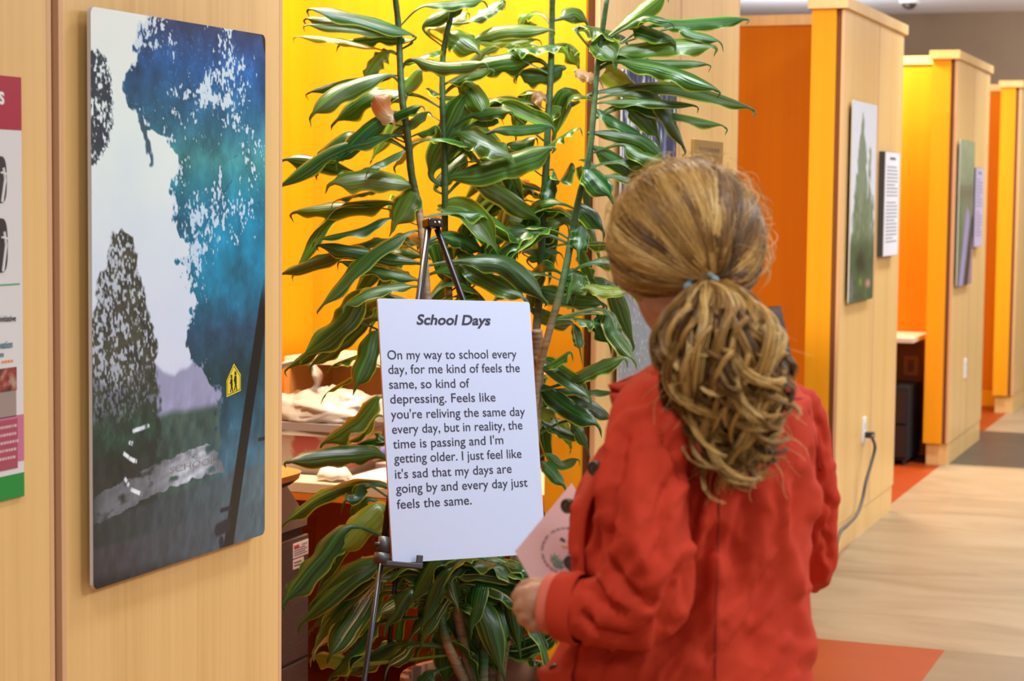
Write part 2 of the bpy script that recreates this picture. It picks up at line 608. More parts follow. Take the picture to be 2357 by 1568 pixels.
def art_storm(U, V):
    n1 = fbm(U * 5, V * 8)
    sky = np.stack([226 - 40 * V - 14 * n1, 231 - 52 * V - 10 * n1, 238 - 36 * V - 8 * n1], -1)
    C_ = sky
    # hills
    hill = sst(0.0, 0.012, V - (0.625 + 0.02 * np.sin(U * 17) + 0.05 * fbm(U * 6, U * 0 + 3) - 0.03 - 0.06 * np.abs(U - .48) * 0))
    C_ = mixA(C_, (128, 122, 152), hill * 0.8)
    # distant bushes
    n2 = fbm(U * 26, V * 40)
    bush = sst(0.0, 0.02, V - (0.712 - 0.05 * vn(U * 14, V * 0 + 2) * vn(U * 5, V * 0 + 9)))
    C_ = mixA(C_, np.stack([36 + 40 * n2, 54 + 40 * n2, 62 + 26 * n2 - 8 * V], -1), bush)
    # the big tree, left outline as a function of height
    vv = [0, .03, .05, .07, .09, .11, .14, .17, .185, .2, .215, .23, .25, .3, .34, .38, .41, .44, .48, .52, .55, .6, .63, .66, .70, .74, .80]
    uu = [.30, .21, .2, .23, .21, .155, .14, .18, .27, .28, .41, .40, .46, .43, .45, .44, .52, .46, .49, .55, .51, .50, .55, .63, .70, .69, .72]
    edge = np.interp(V, vv, uu) + 0.07 * (fbm(U * 16, V * 26) - .5) + 0.06 * (vn(U * 40, V * 64) - .5)
    inside = U - edge
    inside = inside + .035 * (fbm(U * 60, V * 80, 2) - .5)
    tr = sst(-0.004, 0.008, inside)
    dens = 0.385 + 0.22 * np.exp(-np.maximum(inside, 0) / 0.10) - 0.10 * sst(.5, .7, V) + 0.05 * np.sin(V * 21 + U * 8)
    dens = dens + 0.10 * np.exp(-((U - .86) ** 2 / .02 + (V - .10) ** 2 / .006)) + 0.13 * np.exp(-((U - .62) ** 2 / .008 + (V - .37) ** 2 / .006))
    leaf = fbm(U * 48, V * 60, 4)
    fine = fbm(U * 120, V * 150, 2)
    patch = sst(.50, .66, fbm(U * 5.5 + 2, V * 8.5 + 4, 2))
    rim = np.exp(-np.maximum(inside, 0) / .055)
    spots = np.exp(-((U - .86) ** 2 / .012 + (V - .10) ** 2 / .004)) + np.exp(-((U - .60) ** 2 / .010 + (V - .37) ** 2 / .008)) + .8 * np.exp(-((U - .50) ** 2 / .03 + (V - .15) ** 2 / .004))
    want = np.clip(.50 * rim + .42 * patch * sst(.6, .3, V) + .55 * spots, 0, .8)
    hole = sst(.0, .07, want * .62 + .17 - (.55 * leaf + .45 * fine)) * sst(.78, .6, V)
    spark = sst(.80, .92, vn(U * 150, V * 190)) * sst(.78, .2, V) * sst(.45, .7, vn(U * 14, V * 22))
    g = [0, .08, .17, .25, .34, .42, .5, .58, .66, .74, .82]
    R = np.interp(V, g, [52, 34, 40, 60, 18, 10, 12, 34, 26, 34, 50])
    G = np.interp(V, g, [62, 84, 96, 128, 108, 116, 106, 66, 58, 68, 84])
    B = np.interp(V, g, [104, 142, 128, 132, 138, 152, 140, 92, 68, 84, 104])
    shade = .50 + .75 * fbm(U * 10, V * 15, 4) + .25 * (leaf - .5) + .10 * sst(.4, .8, U)
    tc_ = np.stack([R * shade, G * shade, B * shade], -1)
    m_ = tr * (1 - hole * 0.88)
    C_ = mixA(C_, tc_, m_)
    C_ = mixA(C_, (120, 172, 205), np.clip(spark * tr * .40, 0, 1))
    # branches inside the holes
    for a, bb, w in (((.52, .42), (.78, .29), .006), ((.56, .4), (.74, .34), .004), ((.62, .17), (.9, .06), .004), ((.7, .26), (.82, .24), .004), ((.8, .16), (.92, .1), .004), ((.4, .17), (.55, .16), .003)):
        d, _ = seg(U, V, a, bb)
        C_ = mixA(C_, (24, 60, 92), .6 * sst(w * 1.1, w * .3, d + .004 * vn(U * 60, V * 90)))
    # hanging twig and the upper left sprig
    d, _ = seg(U, V, (.26, .19), (.31, .255))
    C_ = mixA(C_, (52, 78, 92), sst(.02, .012, d + .022 * (vn(U * 50, V * 90) - .3)))
    sprig = sst(0, .008, .125 * np.clip(1 - ((V - .165) / .105) ** 2, 0, 1) ** .5 - .012 - U + .05 * (fine - .5))
    C_ = mixA(C_, np.stack([34 + 20 * n2, 42 + 22 * n2, 58 + 12 * n2], -1), sprig * sst(.60, .53, .5 * leaf + .5 * fine))
    # left dark tree
    hv = [.37, .39, .42, .46, .5, .55, .6, .7, .8, .86]
    hw_ = [0, .05, .09, .11, .13, .16, .19, .2, .2, .19]
    half = np.interp(V, hv, hw_, left=-.1) + 0.045 * (vn(U * 30, V * 50) - .5) + .02 * (vn(U * 70, V * 110) - .5)
    lt = sst(-.004, .012, half - np.abs(U - .15 + .0 * V))
    lh = sst(.52, .66, .4 * leaf + .6 * fine + .09 * np.exp(-((U - .08) / .1) ** 2)) * sst(.9, .55, V) * .8
    dark = np.stack([34 + 46 * n2 * sst(.8, .6, V), 36 + 40 * n2, 34 + 26 * n2], -1)
    C_ = mixA(C_, dark, lt * (1 - lh))
    C_ = mixA(C_, np.stack([30 + 16 * n2, 34 + 14 * n2, 34 + 12 * n2], -1), sst(.74, .80, V) * sst(.45, .2, U))
    # bluish haze across the middle right
    C_ = mixA(C_, (62, 96, 112), .55 * sst(.74, .84, V) * sst(.35, .8, U))
    # car interior below: slanted sill bands
    L1 = 0.876 - 0.030 * U
    L2 = 0.924 + 0.002 * U
    L3 = 0.968 + 0.03 * U
    C_ = mixA(C_, np.stack([40 + 34 * U, 42 + 50 * U, 44 + 58 * U], -1), sst(0, .012, V - L1) * sst(.0, .1, U + .2))
    C_ = mixA(C_, np.stack([56 + 12 * U, 50 + 34 * U, 56 + 38 * U], -1), sst(0, .010, V - L2))
    C_ = mixA(C_, np.stack([26 + 40 * U, 22 + 54 * U, 24 + 62 * U], -1), sst(0, .03, V - L3))
    # wet windscreen sheet
    sU, sV = U + .012 * (fbm(U * 30, V * 44, 2) - .5), V + .012 * (fbm(U * 24 + 7, V * 40, 2) - .5)
    sheet = inpoly(sU, sV, [(.0, .842), (.06, .832), (.25, .812), (.354, .802), (.55, .794), (.643, .790), (.69, .812), (.74, .850), (.60, .850), (.42, .855), (.304, .862), (.15, .878), (.0, .886)])
    st = fbm(U * 9 + V * 30, (V + U * .05) * 64, 4)
    bright = .15 + .80 * sst(.30, .52, U) * sst(.70, .60, U)
    edgef = sst(.0, .25, fbm(U * 14, V * 50, 3) - .18)
    sc = np.stack([88 + 165 * (st - .18) * bright + 46 * bright, 86 + 165 * (st - .18) * bright + 44 * bright, 92 + 167 * (st - .18) * bright + 48 * bright], -1)
    C_ = mixA(C_, sc, sheet * .92 * edgef * sst(.0, .2, U + .08))
    for a, bb in (((.14, .768), (.23, .797)), ((.155, .812), (.20, .845)), ((.21, .737), (.29, .733)), ((.20, .842), (.27, .858)), ((.19, .757), (.21, .760)), ((.19, .785), (.235, .795))):
        d, t = seg(U, V, a, bb)
        C_ = mixA(C_, (205, 205, 215), sst(.008, .004, d) * sst(.45, .6, vn(t * 9, t * 0 + a[0] * 50)))
    grain = fbm(U * 40 + V * 12, V * 34, 4) - .5
    C_ = C_ * (1 + .40 * grain * sst(.6, .8, V))[..., None]
    # dark slanting strip with small dark bars near its foot
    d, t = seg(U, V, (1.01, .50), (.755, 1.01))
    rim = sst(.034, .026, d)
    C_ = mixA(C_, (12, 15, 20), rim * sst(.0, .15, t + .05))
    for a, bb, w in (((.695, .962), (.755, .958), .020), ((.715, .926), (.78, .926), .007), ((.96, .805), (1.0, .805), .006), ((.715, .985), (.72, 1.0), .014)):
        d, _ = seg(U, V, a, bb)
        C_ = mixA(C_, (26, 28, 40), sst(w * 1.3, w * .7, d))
    # dark corner at the upper right
    C_ = mixA(C_, (30, 32, 38), inpoly(U, V, [(.975, 0), (1.01, 0), (1.01, .05), (.99, .03)]) * 1.0)
    return C_


y0, y1 = onp(208.6, 700, 0, 0.02)[1], onp(607.2, 700, 0, 0.02)[1]
z1, z0 = onp(208.6, 14.5, 0, 0.022)[2], onp(219.1, 1357.7, 0, 0.022)[2]
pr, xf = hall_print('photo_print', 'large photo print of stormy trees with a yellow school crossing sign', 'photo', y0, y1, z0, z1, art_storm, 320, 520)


def pz(u, v):
    return (y0 + u * (y1 - y0), z1 + v * (z0 - z1))


YEL = mat('print yellow', (0.80, 0.66, 0.02), 0.25)
INKM = mat('print black', (0.012, 0.012, 0.012), 0.3)
# the crossing sign and its two walkers inside the picture
mb = MB()
pent = [pz(*q) for q in ((.748, .7075), (.748, .675), (.794, .644), (.838, .668), (.838, .700))]
mb.add([(xf + .0002, *q) for q in pent], [(0, 4, 3, 2, 1)])
sg = mb.build('crossing_sign', YEL, pr)
mb = MB()


def flat_strip(mb, pts, w):
    for (a, bb) in zip(pts[:-1], pts[1:]):
        a, bb = np.array(pz(*a)), np.array(pz(*bb))
        d = (bb - a) / (np.linalg.norm(bb - a) + 1e-9)
        n_ = np.array([-d[1], d[0]]) * w
        mb.add([(xf + .0005, *(a + n_)), (xf + .0005, *(bb + n_)), (xf + .0005, *(bb - n_)), (xf + .0005, *(a - n_))], [(0, 1, 2, 3)])


for u_, v_, k in ((.778, .6655, 1.0), (.803, .660, 1.1)):
    flat_strip(mb, [(u_, v_), (u_ + .001, v_ + .007 * k)], .0028 * k)
    flat_strip(mb, [(u_, v_ + .008 * k), (u_ + .002, v_ + .022 * k)], .0036 * k)
    flat_strip(mb, [(u_ + .002, v_ + .021 * k), (u_ - .006, v_ + .034 * k)], .0016)
    flat_strip(mb, [(u_ + .002, v_ + .021 * k), (u_ + .010, v_ + .034 * k)], .0016)
    flat_strip(mb, [(u_, v_ + .011 * k), (u_ - .010, v_ + .017 * k)], .0012)
for a, bb in zip(((.754, .7035), (.754, .6765), (.794, .649), (.833, .6705), (.833, .697)), ((.754, .6765), (.794, .649), (.833, .6705), (.833, .697), (.754, .7035))):
    flat_strip(mb, [a, bb], .0006)
mb.build('walkers', INKM, sg)


# ---------------------------------------------------------------- lettering
def letters(txt, bold=0.0, shear=0.0):
    """outline of txt as flat triangles: (verts Nx2 with unit cap height ~0.7, faces)"""
    cu = bpy.data.curves.new('t', 'FONT')
    cu.body = txt
    cu.size = 1.0
    cu.offset = bold
    cu.shear = shear
    cu.resolution_u = 4
    o = bpy.data.objects.new('t', cu)
    COL.objects.link(o)
    dg = bpy.context.evaluated_depsgraph_get()
    e = o.evaluated_get(dg)
    me = e.to_mesh()
    V = np.array([v.co[:2] for v in me.vertices])
    F = [tuple(p.vertices) for p in me.polygons]
    e.to_mesh_clear()
    bpy.data.objects.remove(o)
    bpy.data.curves.remove(cu)
    return V, F


def write(mb, txt, p0, p1, height, up, nrm, lift, bold=0.0, shear=0.0):
    """lay txt from p0 to p1 (world, baseline), cap height as given"""
    V, F = letters(txt, bold, shear)
    x0, x1 = V[:, 0].min(), V[:, 0].max()
    p0, p1 = np.array(p0), np.array(p1)
    d = (p1 - p0) / (x1 - x0)
    cap = 0.70
    v = [p0 + d * (q[0] - x0) + np.array(up) * (q[1] / cap * height) + np.array(nrm) * lift for q in V]
    mb.add(v, F)


mb = MB()
a, bb = pz(.41, .829), pz(.68, .829)
write(mb, 'SCHOOL', (xf, *a), (xf, *bb), .011, (0, .1, 1), (1, 0, 0), .0004)
mb.build('road_lettering', mat('pale road paint', (0.30, 0.30, 0.33), 0.3), pr)


# second to fourth prints -----------------------------------------------------------------
def art_rain(U, V):
    n_ = fbm(U * 24, V * 22, 4)
    st = vn(U * 40, V * 9)
    base = np.stack([54 + 70 * n_, 56 + 74 * n_, 74 + 80 * n_], -1)
    w = sst(.52, .66, .6 * n_ + .4 * st) * sst(.62, .35, V)
    C_ = mixA(base * .8, (205, 205, 226), w)
    C_ = mixA(C_, (44, 52, 86), sst(.5, .62, vn(U * 10, V * 8)) * .6 * sst(.5, .2, V))
    C_ = mixA(C_, np.stack([150 + 20 * n_ - 30 * V, 150 + 18 * n_ - 30 * V, 168 + 14 * n_ - 44 * V], -1), sst(.52, .66, V))
    C_ = mixA(C_, (206, 206, 214), (vn(U * 90, V * 90) > .9) * sst(.7, .75, V) * .5)
    return C_


y0, y1 = onp(1432, 200, 0, .02)[1], onp(1557, 200, 0, .02)[1]
z1 = onp(1432, 158, 0, .02)[2]
hall_print('photo_print', 'blue grey photo print behind the plant leaves, above the woman', 'photo', y0, y1, z1 - .93, z1, art_rain, 90, 140)


def art_conifer(U, V):
    n_ = fbm(U * 18, V * 30, 4)
    C_ = np.stack([214 - 8 * n_, 208 - 10 * n_, 224 - 8 * n_], -1)
    for cu_, top, wd in ((.42, .05, .34), (.74, .20, .16), (.2, .36, .28), (.9, .46, .22), (.55, .42, .4)):
        hf = wd * np.clip((V - top) / .55, 0, 1) ** .8 + .08 * (vn(U * 22, V * 34) - .5) + .05 * (vn(U * 8, V * 16 + cu_ * 9) - .5)
        m_ = sst(-.02, .03, hf - np.abs(U - cu_)) * (V > top)
        g = np.stack([72 + 60 * n_, 86 + 56 * n_, 62 + 44 * n_], -1)
        C_ = mixA(C_, g, m_ * (.72 + .28 * n_))
    C_ = mixA(C_, np.stack([34 + 40 * n_, 48 + 52 * n_, 36 + 20 * n_], -1), sst(.62, .78, V) * .9)
    C_ = mixA(C_, (20, 34, 20), np.exp(-((U - .42) / .16) ** 2 - ((V - .80) / .05) ** 2))
    C_ = mixA(C_, (120, 138, 44), .8 * np.exp(-((U - .45) / .09) ** 2 - ((V - .90) / .025) ** 2))
    C_ = mixA(C_, (214, 136, 128), np.exp(-((U - .78) / .1) ** 2 - ((V - .915) / .022) ** 2))
    C_ = mixA(C_, (112, 112, 118), .7 * np.exp(-((U - .08) / .12) ** 2 - ((V - .93) / .08) ** 2))
    return C_


def art_violet(U, V):
    n_ = fbm(U * 6, V * 12, 3)
    C_ = np.stack([132 + 30 * n_ - 60 * V, 146 + 26 * n_ - 80 * V, 108 + 20 * n_ - 50 * V], -1)
    C_ = mixA(C_, (94, 90, 60), .7 * np.exp(-((V - .36) / .06) ** 2))
    C_ = mixA(C_, (62, 112, 62), .8 * sst(.3, .1, U) * sst(.3, .5, V) * sst(.95, .7, V))
    d, _ = seg(U, V, (.62, .55), (.25, 1.0))
    C_ = mixA(C_, (160, 140, 184), sst(.16, .09, d))
    d, _ = seg(U, V, (.95, .6), (.62, 1.0))
    C_ = mixA(C_, (26, 34, 30), sst(.16, .08, d))
    d, _ = seg(U, V, (1.05, .72), (.84, 1.02))
    C_ = mixA(C_, (160, 110, 130), sst(.14, .08, d))
    return C_


for lab, pxs, art in (('tall conifer photo print on the partition with the power cord', (1958, 2013, 229, 700), art_conifer),
                      ('green and purple photo print on the second farthest partition', (2207, 2240, 320, 661), art_violet)):
    y0, y1 = onp(pxs[0], 450, 0, .02)[1], onp(pxs[1], 450, 0, .02)[1]
    z1, z0 = onp(pxs[0], pxs[2], 0, .02)[2], onp(pxs[0] - 6, pxs[3], 0, .02)[2]
    hall_print('photo_print', lab, 'photo', y0, y1, z0, z1, art, 60, 110)

# text panels beside the last two prints
PAPER = mat('white poster board', (0.74, 0.73, 0.79), 0.45)
GREYINK = mat('grey ink', (0.10, 0.10, 0.14), 0.5)
EDGEB = mat('dark board edge', (0.05, 0.05, 0.05), 0.6)
for lab, pxs, rows in (('white text board to the right of the conifer photo', (2036, 2069, 348, 591), 22), ('pale lilac text board to the right of the green and purple photo', (2245, 2263, 386, 569), 18)):
    y0, y1 = onp(pxs[0], 450, 0, .03)[1], onp(pxs[1], 450, 0, .03)[1]
    z1, z0 = onp(pxs[0], pxs[2], 0, .03)[2], onp(pxs[0], pxs[3], 0, .03)[2]
    r = thing('info_board', lab, 'sign', (.02, (y0 + y1) / 2, z0), 'text boards beside the photo prints')
    MB().box(0, .028, y0, y1, z0, z1).build('board', EDGEB, r)
    MB().box(.028, .031, y0 + .002, y1 - .002, z0 + .002, z1 - .002).build('sheet', PAPER if rows == 22 else mat('lilac board', (0.52, 0.44, 0.62), 0.5), r)
    mb = MB()
    rnd = random.Random(rows)
    h = (z1 - z0)
    w = (y1 - y0)
    mb.box(.031, .0314, y0 + w * .3, y0 + w * .7, z1 - h * .075, z1 - h * .05)
    mb.build('heading', GREYINK, r)
    mb = MB()
    for k in range(rows):
        if k == 9:
            mb.build('paragraph', GREYINK, r)
            mb = MB()
            continue
        zz = z1 - h * (.15 + .75 * k / rows)
        x_ = y0 + w * .12
        end = y0 + w * (.88 if k % 5 else rnd.uniform(.45, .8))
        while x_ < end:
            l_ = rnd.uniform(.03, .10) * w
            mb.box(.031, .0314, x_, min(x_ + l_, end), zz, zz + h * .011)
            x_ += l_ + .018 * w
    mb.build('paragraph', GREYINK, r)

# gold plaque
p0, p1 = onp(1596, 319, 0, 0.006), onp(1664, 323, 0, 0.006)
q0 = onp(1596, 372, 0, 0.006)
zt, zb = p0[2], q0[2]
r = thing('wall_plaque', 'gold plaque on the partition above the woman\'s head', 'plaque', (.002, (p0[1] + p1[1]) / 2, zb))
MB().box(-.001, .008, p0[1], p1[1], zb, zt).build('plate', mat('brushed gold', (0.62, 0.40, 0.13), 0.32, .75), r, bevel=.002)
mb = MB()
w_, h_ = p1[1] - p0[1], zt - zb
rnd = random.Random(5)
for row, (fa, fb, hh) in enumerate(((.18, .86, .17), (.25, .8, .09))):
    x_ = p0[1] + w_ * fa
    while x_ < p0[1] + w_ * fb:
        l_ = w_ * rnd.uniform(.05, .09)
        mb.box(.008, .0084, x_, x_ + l_ * .75, zt - h_ * (.52 + .25 * row), zt - h_ * (.52 + .25 * row) + h_ * hh)
        x_ += l_
mb.build('lettering', mat('engraved brown', (0.12, 0.06, 0.02), 0.6), r)


# outlets with plates, the plug and its cord
def outlet(px, py, hpx, label):
    P = onp(px, py, 0, 0.0)
    r = thing('power_outlet', label, 'outlet', (0.001, P[1], P[2]), 'white outlets on the partitions')
    MB().box(-.001, .006, P[1] - .038, P[1] + .038, P[2] - .06, P[2] + .06).build('plate', WHITEP, r, bevel=.002)
    for s in (-1, 1):
        MB().box(.005, .008, P[1] - .017, P[1] + .017, P[2] + s * .022 - .015, P[2] + s * .022 + .015).build('socket', mat('socket face', (0.6, 0.6, 0.6), .4), r)
    return P


P = outlet(1988, 990, 40, 'white outlet with a grey cord plugged in, on the conifer photo partition')
outlet(2221, 848, 30, 'small white outlet low on the partition with the green and purple photo')
r = thing('extension_cord', 'grey power cord hanging from the outlet down to the floor', 'cord', (.03, P[1] + .02, P[2] - .02))
MB().box(.008, .05, P[1] - .012, P[1] + .02, P[2] - .036, P[2] - .008).build('plug', BLACKP, r, bevel=.004)
pts = [(.045, P[1] + .01, P[2] - .022)]
for (x_, y_), xo in (((2008, 1008), .06), ((2014, 1030), .06), ((2006, 1065), .05), ((1993, 1110), .04), ((1985, 1150), .035), ((1972, 1185), .035), ((1950, 1210), .05), ((1932, 1230), .06)):
    pts.append(tuple(onp(x_, y_, 0, xo)))
e_ = pts[-1]
pts += [(.065, e_[1] - .18, .03), (.06, e_[1] - .32, .010), (.05, e_[1] - .5, .010)]
MB().tube(crom(pts, 60), .0075, 8).build('cable', mat('grey cable', (0.07, 0.065, 0.06), .5), r, True)
# ---------------------------------------------------------------- flyer at the left edge of the photo
def op(x, y, off=.004):
    return onp(x, y, 0, off)


yr = op(52, 650)[1]
zt, zb = op(51, 180)[2], op(53, 1140)[2]
yl = yr - .46
r = thing('flyer', 'white flyer with crimson header and green footer at the left edge', 'flyer', (.003, (yl + yr) / 2, zb))
MB().box(.0, .004, yl, yr, zb, zt).build('sheet', mat('flyer paper', (0.66, 0.66, 0.67), .4), r)


def zat(py):
    return op(26, py)[2]


def yat(px):
    return op(px, 650)[1]


def patch(name, xa, xb, ya, yb, m_, lift=.0044, yleft=None):
    MB().box(.0035, lift, yl + .0 if yleft is None else yleft, yat(xb) if xb < 52 else yr, zat(yb), zat(ya)).build(name, m_, r)


patch('header', 0, 53, 176, 299, mat('crimson print', (0.36, 0.0, 0.03), .4))
patch('footer', 0, 53, 1093, 1149, mat('green print', (0.0, 0.24, 0.035), .4))
patch('rule', 0, 45, 653, 657, mat('green rule', (0.10, 0.34, 0.15), .4))
patch('photo', 0, 35, 846, 960, mat('flyer photo', (0.30, 0.24, 0.22), .4))
patch('photo', 0, 36, 846, 900, noisy(mat('flyer photo red', rough=.4), 60, [(.35, (.04, .02, .015)), (.5, (.32, .04, .03)), (.65, (.35, .28, .2))]), .0047)
patch('text_block', 0, 53, 958, 1066, mat('pink print', (0.52, 0.15, 0.27), .4))
patch('text_block', 0, 37, 965, 1080, mat('deep pink print', (0.36, 0.06, 0.10), .4), .0047)
INK2 = mat('flyer ink', (0.02, 0.014, 0.016), .5)
mb = MB()
write(mb, 's', (.0046, *op(-4, 238)[1:]), (.0046, *op(9, 240)[1:]), .026, (0, 0, 1), (1, 0, 0), .0003, .02)
mb.build('lettering', WHITEP, r)
mb = MB()
for t_, xa, ya, xb, yb, h_, in (('initiative', -2, 741, 36, 739, .009),):
    write(mb, t_, (.0046, *op(xa, ya)[1:]), (.0046, *op(xb, yb)[1:]), h_, (0, 0, 1), (1, 0, 0), .0003, .02)
mb.build('lettering', INK2, r)
TEAL = mat('teal ink', (0.03, 0.14, 0.22), .5)
mb = MB()
write(mb, 'vation', (.0046, *op(-2, 803)[1:]), (.0046, *op(28, 800)[1:]), .011, (0, 0, 1), (1, 0, 0), .0003, .02)
mb.build('lettering', TEAL, r)
mb = MB()
write(mb, 'es', (.0046, *op(-2, 822)[1:]), (.0046, *op(8, 821)[1:]), .008, (0, 0, 1), (1, 0, 0), .0003, .02)
mb.build('lettering', TEAL, r)
mb = MB()
for k in range(4):
    mb.box(.004, .0046, yat(2 + 7 * k), yat(7 + 7 * k), zat(834), zat(828))
mb.build('lettering', mat('orange ink', (0.75, 0.25, 0.05), .5), r)
mb = MB()
rnd = random.Random(3)
for row, py in enumerate((978, 996, 1014, 1032, 1050)):
    x_ = -6
    while x_ < 34 - 4 * (row > 2):
        l_ = rnd.uniform(2, 6)
        mb.box(.004, .005, yat(x_), yat(x_ + l_), zat(py + 6), zat(py))
        x_ += l_ + 1.6
mb.build('lettering', mat('pale pink ink', (0.62, 0.42, 0.46), .5), r)
# two black pictograms cut by the picture edge
for (xa, xb, ya, yb) in ((-20, 17, 360, 468), (-20, 18, 502, 627)):
    mb = MB()
    cy, cz, hw, hh = yat((xa + xb) / 2), zat((ya + yb) / 2), (yat(xb) - yat(xa)) / 2, (zat(ya) - zat(yb)) / 2
    mb.rings([[(xx, cy + hw * np.sign(math.cos(a)) * abs(math.cos(a)) ** .5, cz + hh * np.sign(math.sin(a)) * abs(math.sin(a)) ** .7) for a in np.linspace(0, 2 * math.pi, 28, endpoint=False)] for xx in (.004, .0046)])
    o = mb.build('pictogram', INK2, r)
    mb = MB()
    mb.tube([(.0047, cy + hw * .55, cz + hh * .5), (.0047, cy + hw * .75, cz), (.0047, cy + hw * .35, cz - hh * .95)], .0022, 6)
    mb.tube([(.0047, cy + hw * .2, cz + hh * .3), (.0047, cy + hw * .9, cz + hh * .25)], .0016, 6)
    mb.build('outline', WHITEP, o)

# ---------------------------------------------------------------- the first work bay: desk, hutch and clutter
DESKTOP = mat('pale desk laminate', (0.62, 0.55, 0.42), .35)
r = thing('desk', 'pale topped built-in desk behind the plant', 'desk', (-.7, 5.6, 0), 'desks built into the bays')
MB().box(XB + .005, -.16, 5.20, 6.01, .685, .72).build('worktop', DESKTOP, r, bevel=.004)
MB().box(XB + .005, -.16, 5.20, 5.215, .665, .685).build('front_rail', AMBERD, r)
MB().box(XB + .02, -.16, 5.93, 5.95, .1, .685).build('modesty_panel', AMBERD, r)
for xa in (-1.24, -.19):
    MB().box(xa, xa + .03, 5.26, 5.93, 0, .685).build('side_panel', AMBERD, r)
Pq = onp(845, 1225, 1, 5.925)
r = thing('wall_socket', 'small beige socket plate on the panel under the desk', 'outlet', (Pq[0], 5.93, Pq[2]))
MB().box(Pq[0] - .035, Pq[0] + .035, 5.922, 5.931, Pq[2] - .055, Pq[2] + .055).build('plate', mat('beige plate', (.48, .30, .14), .5), r, bevel=.002)
MB().box(Pq[0] - .015, Pq[0] + .015, 5.919, 5.923, Pq[2] - .035, Pq[2] + .035).build('socket', mat('beige socket', (.40, .24, .10), .5), r)

HUTCH = wood('hutch wood', (0.40, 0.175, 0.045), (0.47, 0.21, 0.055), (0.52, 0.24, 0.07), .4, .6)
r = thing('desk_hutch', 'open wooden hutch with a pale top edge standing on the desk', 'hutch', (-.75, 5.85, .72))
hx0, hx1, hy0 = -1.2, -.2, 5.68
MB().box(hx0, hx1, hy0, 6.0, 1.02, 1.042).build('top_board', mat('cream edge board', (.72, .58, .40), .4), r, bevel=.002)
MB().box(hx0, hx1, 5.985, 6.0, .721, 1.02).build('back_board', HUTCH, r)
for xa in (hx0, -.72, hx1 - .02):
    MB().box(xa, xa + .02, hy0, 5.985, .721, 1.02).build('divider', HUTCH, r)
MB().box(-.70, -.22, hy0 + .02, 5.985, .86, .876).build('shelf', HUTCH, r)

def sq(x, y, z):
    """point on the desk-height plane"""
    return onp(x, y, 2, z)


# bin with its bag
c_ = (-.99, 5.46)
r = thing('storage_tub', 'clear plastic tub with a grey rim on the desk', 'tub', (*c_, .721))
def rrect(cx, cy, hx, hy, rad, z, n=6):
    out = []
    for sx, sy, a0 in ((1, 1, 0), (-1, 1, 90), (-1, -1, 180), (1, -1, 270)):
        for k in range(n):
            a = math.radians(a0 + 90 * k / (n - 1))
            out.append((cx + sx * (hx - rad) + rad * math.cos(a), cy + sy * (hy - rad) + rad * math.sin(a), z))
    return out
TUB = mat('cloudy plastic', (.36, .31, .28), .3)
MB().rings([rrect(*c_, .17, .12, .03, .721), rrect(*c_, .19, .14, .03, .86)]).build('body', TUB, r, True)
MB().rings([rrect(*c_, .2, .15, .03, .855), rrect(*c_, .2, .15, .03, .878)]).build('rim', mat('grey rim', (.22, .20, .20), .4), r)
MB().rings([rrect(c_[0] - .0, c_[1] - .001, .181, .131, .03, .745), rrect(c_[0], c_[1] - .001, .186, .136, .03, .84)]).build('red_label', noisy(mat('tub label', rough=.5), 9, [(.4, (.34, .30, .26)), (.52, (.36, .32, .28)), (.6, (.30, .07, .07))]), r)

BAGM = mat('milky plastic bag', (.34, .325, .30), .38)
nt, b, N, L = nodes(BAGM)
b.inputs['Transmission Weight'].default_value = .0
r = thing('plastic_bag', 'crumpled white plastic bag with a looped handle, on the tub', 'bag', (*c_, .878))
rs = np.random.RandomState(11)
R_ = []
for i in range(15):
    th = math.pi / 2 * i / 14
    ring = []
    for k in range(48):
        a = 2 * math.pi * k / 48
        cr = .66 + .30 * fbm(np.array(3 + 2.2 * math.cos(a) + i * .35), np.array(4 + 2.2 * math.sin(a) + i * .2), 3) + .30 * fbm(np.array(9 + 5 * math.cos(a) + i * .6), np.array(7 + 5 * math.sin(a)), 3)
        ring.append((c_[0] + .21 * cr * math.cos(a) * math.cos(th) ** .6 + .05, c_[1] + .15 * cr * math.sin(a) * math.cos(th) ** .6, .879 + .085 * math.sin(th) * (cr + .12 * math.sin(5 * a + i))))
    R_.append(ring)
MB().rings(R_).build('body', BAGM, r, True)
hp = [(-1.10, 5.45, .93), (-1.115, 5.44, 1.0), (-1.06, 5.43, 1.045), (-.985, 5.43, 1.05), (-.955, 5.43, 1.0), (-.985, 5.44, .94)]
cl = crom(hp, 40)
RR = []
for i, p in enumerate(cl):
    d = cl[min(i + 1, 39)] - cl[max(i - 1, 0)]
    d /= np.linalg.norm(d)
    nn = np.cross(d, [0, 1, 0])
    w = .022 + .008 * math.sin(i * .9)
    RR.append([p + nn * .008 * s2 + np.array([0, 1, 0]) * w * s1 for s1, s2 in ((-1, -.4), (-.3, 1), (.4, -.6), (1, .6), (.4, -1.2), (-.3, .2))])
MB().rings(RR).build('handle', BAGM, r, True)

